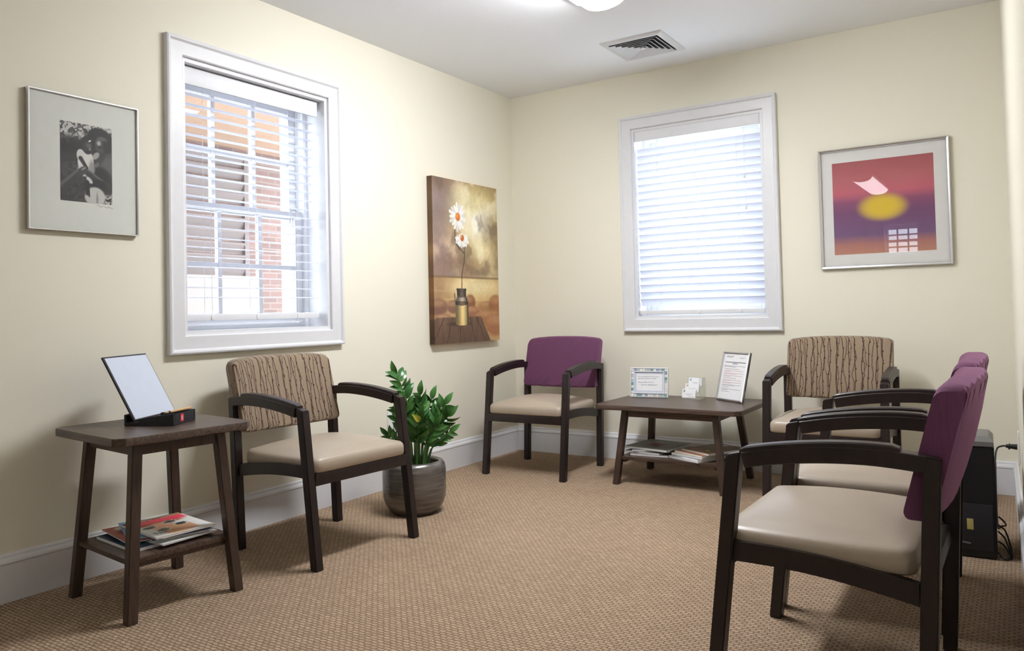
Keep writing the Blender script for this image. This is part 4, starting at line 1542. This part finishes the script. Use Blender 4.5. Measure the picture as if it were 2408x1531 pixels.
    # stems
    st = [(0.405, 0.335), (0.41, 0.42), (0.43, 0.47), (0.45, 0.50), (0.455, 0.55), (0.42, 0.565), (0.35, 0.60), (0.32, 0.63), (0.315, 0.72)]
    for p, q in zip(st[:-1], st[1:]):
        img = over(img, capsule(u, v, p, q, 0.006, 0.006, 0.4, 1.47), (0.26, 0.20, 0.15))
    for p, q in (((0.455, 0.55), (0.455, 0.61)), ((0.42, 0.44), (0.40, 0.40)), ((0.33, 0.61), (0.39, 0.565))):
        img = over(img, capsule(u, v, p, q, 0.007, 0.004, 0.4, 1.47), (0.28, 0.22, 0.16))
    # daisies
    for (du, dv_, R_, sq, cen) in ((0.365, 0.775, 0.118, 1.0, (0.80, 0.40, 0.14)), (0.425, 0.637, 0.092, 0.55, (0.74, 0.32, 0.12))):
        for i in range(17):
            a = 2 * PI * i / 17 + 0.2
            ln = R_ * (0.85 + 0.25 * ((i * 7) % 5) / 5)
            tip = (du + math.cos(a) * ln, dv_ + math.sin(a) * ln * 0.68 * sq - (0.006 if sq < 1 else 0))
            img = over(img, capsule(u, v, (du, dv_), tip, 0.014, 0.015, 0.3, 1.47), (0.96, 0.95, 0.92) if i % 3 else (0.87, 0.86, 0.84))
        img = over(img, ell(u, v, du, dv_ + (0.010 if sq < 1 else 0), R_ * 0.30, R_ * 0.22, 0.15), cen)
        img = over(img, ell(u, v, du - 0.012, dv_ + 0.008 + (0.010 if sq < 1 else 0), R_ * 0.15, R_ * 0.10, 0.6), (0.90, 0.55, 0.22))
    img = np.clip(img, 0, 1) ** 0.80
    return img * (0.97 + 0.06 * n3[..., None])


cw, chh = cy1 - cy0, cz1 - cz0
r = root('canvas_print', (0.0, (cy0 + cy1) / 2, cz0), 'tall canvas print of two daisies in a milk can', 'picture')
pm = print_grid('printed_face', cw, chh, 190, 280, canvas_art, 'canvas_print')
obj('printed_face', pm, None, r, loc=(0.040, -cw / 2, 0), rot=(0, 0, PI / 2))
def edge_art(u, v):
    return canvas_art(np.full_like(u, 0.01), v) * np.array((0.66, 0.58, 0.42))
em = print_grid('wrapped_edge', 0.039, chh, 2, 140, edge_art, 'canvas_print')
obj('wrapped_edge', em, None, r, loc=(0.001, -cw / 2 - 0.0002, 0))
obj('stretcher', boxes('stretcher', [((0.001, 0.0395), (-cw / 2, cw / 2), (0.0, chh))]), 'bamboo', r)

# sunset coloured print, back wall
sx0, sx1, sz0, sz1 = 2.030, 2.666, 1.142, 1.797
r = root('framed_print', ((sx0 + sx1) / 2, 0.0, sz0), 'wide silver framed rose, violet and yellow print on the far wall', 'picture')
hA, hZ = (sx1 - sx0) / 2, sz1 - sz0
toQ = lambda a, z, t: (a, -t, z)
frame_sides('frame_side', -hA + 0.0155, hA - 0.0155, 0.0155, hZ - 0.0155, [(0, 0.001), (0, 0.015), (0.003, 0.024), (0.010, 0.026), (0.0155, 0.016), (0.0155, 0.001)], toQ, 'silver', r)
obj('mat_board', boxes('mat_board', [((-hA + 0.01, hA - 0.01), (-0.010, -0.001), (0.01, hZ - 0.01))]), 'mat_white', r)
obj('print', boxes('print', [((0, 0.490), (-0.0006, 0), (0, 0.501))]), 'colour_field_print', r, loc=(2.101 - (sx0 + sx1) / 2, -0.0101, 1.219 - sz0))
obj('pane', boxes('pane', [((-hA + 0.01, hA - 0.01), (-0.0145, -0.0135), (0.01, hZ - 0.01))]), 'picture_glass', r)


# ------------------------------------------------------------------ potted plant
pcx, pcy = 0.462, -1.637
pp_ = root('potted_plant', (pcx, pcy, 0), 'leafy green plant in a dark glazed pot beside the patterned chair', 'plant')
prof = [(0.108, 0.0), (0.112, 0.004), (0.118, 0.010), (0.140, 0.045), (0.1500, 0.075), (0.1525, 0.11), (0.1525, 0.205), (0.148, 0.228), (0.138, 0.243), (0.128, 0.247),
        (0.120, 0.243), (0.117, 0.232), (0.117, 0.205)]
obj('pot', lathe('pot', prof, 64), 'pot_glaze', pp_)
obj('soil', lathe('soil', [(0.1165, 0.200), (0.1165, 0.214), (0.06, 0.219), (0.001, 0.220)], 40), 'soil', pp_)
rv = Vector((rgt.x, rgt.y, 0)).normalized()
bv = Vector((fwd.x, fwd.y, 0)).normalized()


def leaf_mesh():
    L, Wl = 1.0, 0.225
    verts, faces = [], []
    n = 9
    for i in range(n + 1):
        t = i / n
        w = Wl * (math.sin(PI * min(1, t ** 0.80)) ** 0.85) * (1 - 0.15 * t)
        if i == 0:
            w = 0.02
        if i == n:
            w = 0.003
        z = 0.10 * math.sin(PI * t * 0.9) - 0.10 * t * t
        for s in (-1, -0.5, 0, 0.5, 1):
            verts.append((t * L, s * w, z + 0.30 * w * (abs(s) - 0.15 * s * s)))
    for i in range(n):
        for j in range(4):
            faces.append((i * 5 + j, i * 5 + j + 1, (i + 1) * 5 + j + 1, (i + 1) * 5 + j))
    nv = len(verts)
    verts += [(x, y, z - 0.012) for x, y, z in verts]
    faces += [tuple(i + nv for i in f[::-1]) for f in faces]
    me = mesh_from('leaf', verts, faces)
    me.polygons.foreach_set('use_smooth', [True] * len(me.polygons))
    return me


LM = leaf_mesh()
LM.materials.append(MATS['leaf_green'])
LY = LM.copy()
LY.materials.clear()
LY.materials.append(MATS['leaf_yellow'])
stems = [  # base (a,b), tip (a,b,z), leaf pairs, leaf length
    ((0.020, 0.0), (-0.075, -0.01, 0.660), 10, 0.074),
    ((0.040, 0.01), (0.150, 0.03, 0.505), 7, 0.075),
    ((0.050, -0.02), (0.170, -0.03, 0.455), 7, 0.075),
    ((0.030, 0.03), (0.085, 0.06, 0.530), 7, 0.074),
    ((-0.010, -0.02), (-0.030, -0.06, 0.500), 7, 0.072),
    ((-0.025, 0.01), (-0.072, 0.02, 0.490), 7, 0.070),
    ((0.015, -0.03), (0.045, -0.08, 0.455), 7, 0.075),
    ((0.060, 0.0), (0.172, 0.02, 0.375), 5, 0.066),
    ((-0.040, 0.0), (-0.125, 0.03, 0.365), 5, 0.062),
    ((0.0, 0.04), (0.005, 0.08, 0.490), 6, 0.072),
    ((0.045, -0.03), (0.110, -0.06, 0.415), 6, 0.070),
    ((-0.010, 0.03), (-0.045, 0.07, 0.430), 6, 0.070),
    ((0.025, -0.01), (0.040, -0.02, 0.560), 8, 0.074),
]
for si, ((a0, b0), (a1, b1, z1), npair, ll) in enumerate(stems):
    p0 = rv * a0 + bv * b0 + Vector((0, 0, 0.205))
    p3 = rv * a1 + bv * b1 + Vector((0, 0, z1))
    p1 = p0.lerp(p3, 0.35) + Vector((0, 0, 0.03)) - (p3 - p0) * 0.0
    p1.x = p0.x + (p3.x - p0.x) * 0.22
    p1.y = p0.y + (p3.y - p0.y) * 0.22
    p2 = p0.lerp(p3, 0.70) + Vector((0, 0, 0.018))
    p2.x = p0.x + (p3.x - p0.x) * 0.56
    p2.y = p0.y + (p3.y - p0.y) * 0.56
    st = obj('stem', tube('stem', [p0, p1, p2, p3], 0.0072, 8, 18, taper=0.30), 'stem_green', pp_)
    path = bez([p0, p1, p2, p3], 60)
    start = 0.36 if si else 0.42
    ph = random.uniform(-0.7, 0.7)
    for j in range(npair):
        f = start + (1 - start) * (j + 0.3) / npair
        idx = min(int(f * 60), 59)
        p = path[idx]
        t = (path[min(idx + 1, 60)] - path[max(idx - 1, 0)]).normalized()
        side = t.cross(bv if abs(t.dot(bv)) < 0.8 else rv).normalized()
        side = Matrix.Rotation(ph + j * 0.12 + random.uniform(-0.25, 0.25), 3, t) @ side
        for s in (-1, 1):
            out = (side * s + t * random.uniform(0.55, 1.0)).normalized()
            if out.z < -0.2:
                out.z *= 0.3
                out.normalize()
            up = (t - out * t.dot(out) + Vector((random.uniform(-.3, .3), random.uniform(-.3, .3), 0.5))).normalized()
            yv2 = Matrix.Rotation(random.uniform(-0.65, 0.65), 3, out) @ (t - out * t.dot(out)).normalized()
            zv = out.cross(yv2).normalized()
            if zv.dot(bv) > 0:
                yv2, zv = -yv2, -zv
            sc = ll * random.uniform(0.85, 1.12) * (0.80 if j == 0 else 1.0)
            mm = Matrix((out, yv2, zv)).transposed().to_4x4() @ Matrix.Scale(sc, 4)
            mm.translation = p
            lf = obj('leaf', LY if (si == 6 and j == npair - 1 and s == 1) else LM, None, st)
            lf.matrix_local = mm
    # terminal leaf
    t = (path[60] - path[57]).normalized()
    yv2 = t.cross(bv + Vector((0.2, 0.1, 0.1))).normalized()
    mm = Matrix((t, yv2, t.cross(yv2))).transposed().to_4x4() @ Matrix.Scale(ll, 4)
    mm.translation = path[60]
    lf = obj('leaf', LM, None, st)
    lf.matrix_local = mm


# ------------------------------------------------------------------ outlets
def outlet(to3, a, z, label):
    r = root('wall_outlet', to3(a, z, 0), label, 'outlet')
    b = Vector(to3(a, z, 0))
    def lb(name, A, Z, T, mat, bev=0.001):
        p, q = Vector(to3(a + A[0], z + Z[0], T[0])) - b, Vector(to3(a + A[1], z + Z[1], T[1])) - b
        return obj(name, boxes(name, [tuple((min(p[i], q[i]), max(p[i], q[i])) for i in range(3))], bev), mat, r)
    lb('cover_plate', (-0.036, 0.036), (-0.068, 0.068), (0.0003, 0.006), 'plastic_white', 0.002)
    for s in (-1, 1):
        lb('socket', (-0.017, 0.017), (s * 0.030 - 0.015, s * 0.030 + 0.015), (0.005, 0.0075), 'plastic_white', 0.0008)
        for d in (-0.007, 0.007):
            lb('slot', (d - 0.0012, d + 0.0012), (s * 0.030 - 0.002, s * 0.030 + 0.007), (0.0074, 0.0078), 'black_plastic', 0)
    lb('screw', (-0.003, 0.003), (-0.003, 0.003), (0.005, 0.0068), 'silver', 0.0005)
    return r


outlet(toL, -1.282, 0.352, 'white outlet plate on the left wall behind the patterned chair')
toRW = lambda a, z, t: (rwx(a) - t, a, z)
outlet(toRW, -0.55, 0.322, 'white outlet plate on the right wall above the baseboard')
pl = root('power_plug', (rwx(-0.55) - 0.0080, -0.55, 0.322), 'black plug and cord in the right wall outlet', 'plug')
obj('plug_body', tube('plug_body', [(0, 0, 0), (-0.022, 0, 0.001), (-0.042, 0, 0.002)], 0.0125, 12, 6, taper=0.6), 'black_plastic', pl)
obj('plug_collar', tube('plug_collar', [(-0.026, 0, 0.001), (-0.029, 0, 0.001), (-0.032, 0, 0.0015)], 0.0135, 12, 4), 'black_plastic', pl)
obj('cord', tube('cord', [(-0.042, 0, 0.002), (-0.058, -0.002, 0.000), (-0.075, -0.02, -0.012), (-0.080, -0.10, -0.06), (-0.080, -0.14, -0.30), (-0.070, -0.16, -0.312)], 0.0038, 8, 30), 'black_plastic', pl)

# ------------------------------------------------------------------ black tower by the right wall
tw = root('electronics_tower', (2.738, -1.055, 0), 'black electronics tower on the carpet behind the plum backed chairs', 'electronics', rotz=math.radians(2))
hx_, hy_, ht_ = 0.100, 0.115, 0.445
obj('body', prism('body', rect(-hx_, hx_, -hy_, hy_, 0.004), rect(-hx_, hx_, -hy_, hy_, ht_ - 0.03), 0.006), 'black_plastic', tw)
obj('top_cover', loft('top_cover', [[(x * hx_, y * hy_, ht_ - 0.031) for x, y in ((-1, -1), (1, -1), (1, 1), (-1, 1))],
                                    [(x * hx_ * 0.99, y * hy_ * 0.99, ht_ - 0.014) for x, y in ((-1, -1), (1, -1), (1, 1), (-1, 1))],
                                    [(x * hx_ * 0.84, y * hy_ * 0.80, ht_ + 0.004) for x, y in ((-1, -1), (1, -1), (1, 1), (-1, 1))]], angle=20), 'tower_top', tw)
obj('rear_panel', boxes('rear_panel', [((-hx_ + 0.012, hx_ - 0.012), (-hy_ - 0.004, -hy_ + 0.002), (0.03, 0.20))], 0.002), 'black_matte', tw)
obj('gold_label', boxes('gold_label', [((0.005, 0.026), (-hy_ - 0.0052, -hy_ - 0.0035), (0.105, 0.145))], 0.0005), 'gold_label', tw)
obj('handle_strip', boxes('handle_strip', [((-0.055, 0.010), (-hy_ - 0.0075, -hy_ - 0.0035), (0.052, 0.058))], 0.001), 'tower_top', tw, rot=(0, math.radians(6), 0))
for sx_ in (-1, 1):
    for sy_ in (-1, 1):
        obj('foot', lathe('foot', [(0.012, 0.0), (0.012, 0.0045), (0.010, 0.005)], 12), 'black_matte', tw, loc=(sx_ * 0.075, sy_ * 0.09, 0))
cbp = [((2.842, -1.00, 0.090), (2.864, -1.02, 0.075), (2.880, -1.06, 0.030), (2.884, -1.10, 0.006)),
       ((2.842, -1.02, 0.070), (2.862, -1.05, 0.055), (2.878, -1.09, 0.022), (2.886, -1.12, 0.006)),
       ((2.842, -1.05, 0.040), (2.860, -1.08, 0.036), (2.876, -1.11, 0.018), (2.884, -1.14, 0.006)),
       ((2.842, -1.13, 0.020), (2.858, -1.16, 0.008), (2.876, -1.14, 0.006), (2.886, -1.10, 0.010)),
       ((2.842, -0.95, 0.110), (2.856, -0.96, 0.100), (2.866, -0.98, 0.088), (2.848, -1.00, 0.086))]
cbn = ['uppermost looping', 'second', 'third', 'lowest floor', 'small bent']
for i, pts in enumerate(cbp):
    bpt_ = Vector((pts[0][0], pts[0][1], 0))
    cbo = root('cable', bpt_, '%s black cable beside the electronics tower' % cbn[i], 'cable', 'cables by the electronics tower')
    obj('cord', tube('cord', [Vector(p) - bpt_ for p in pts], 0.0032, 8, 20), 'black_plastic', cbo)
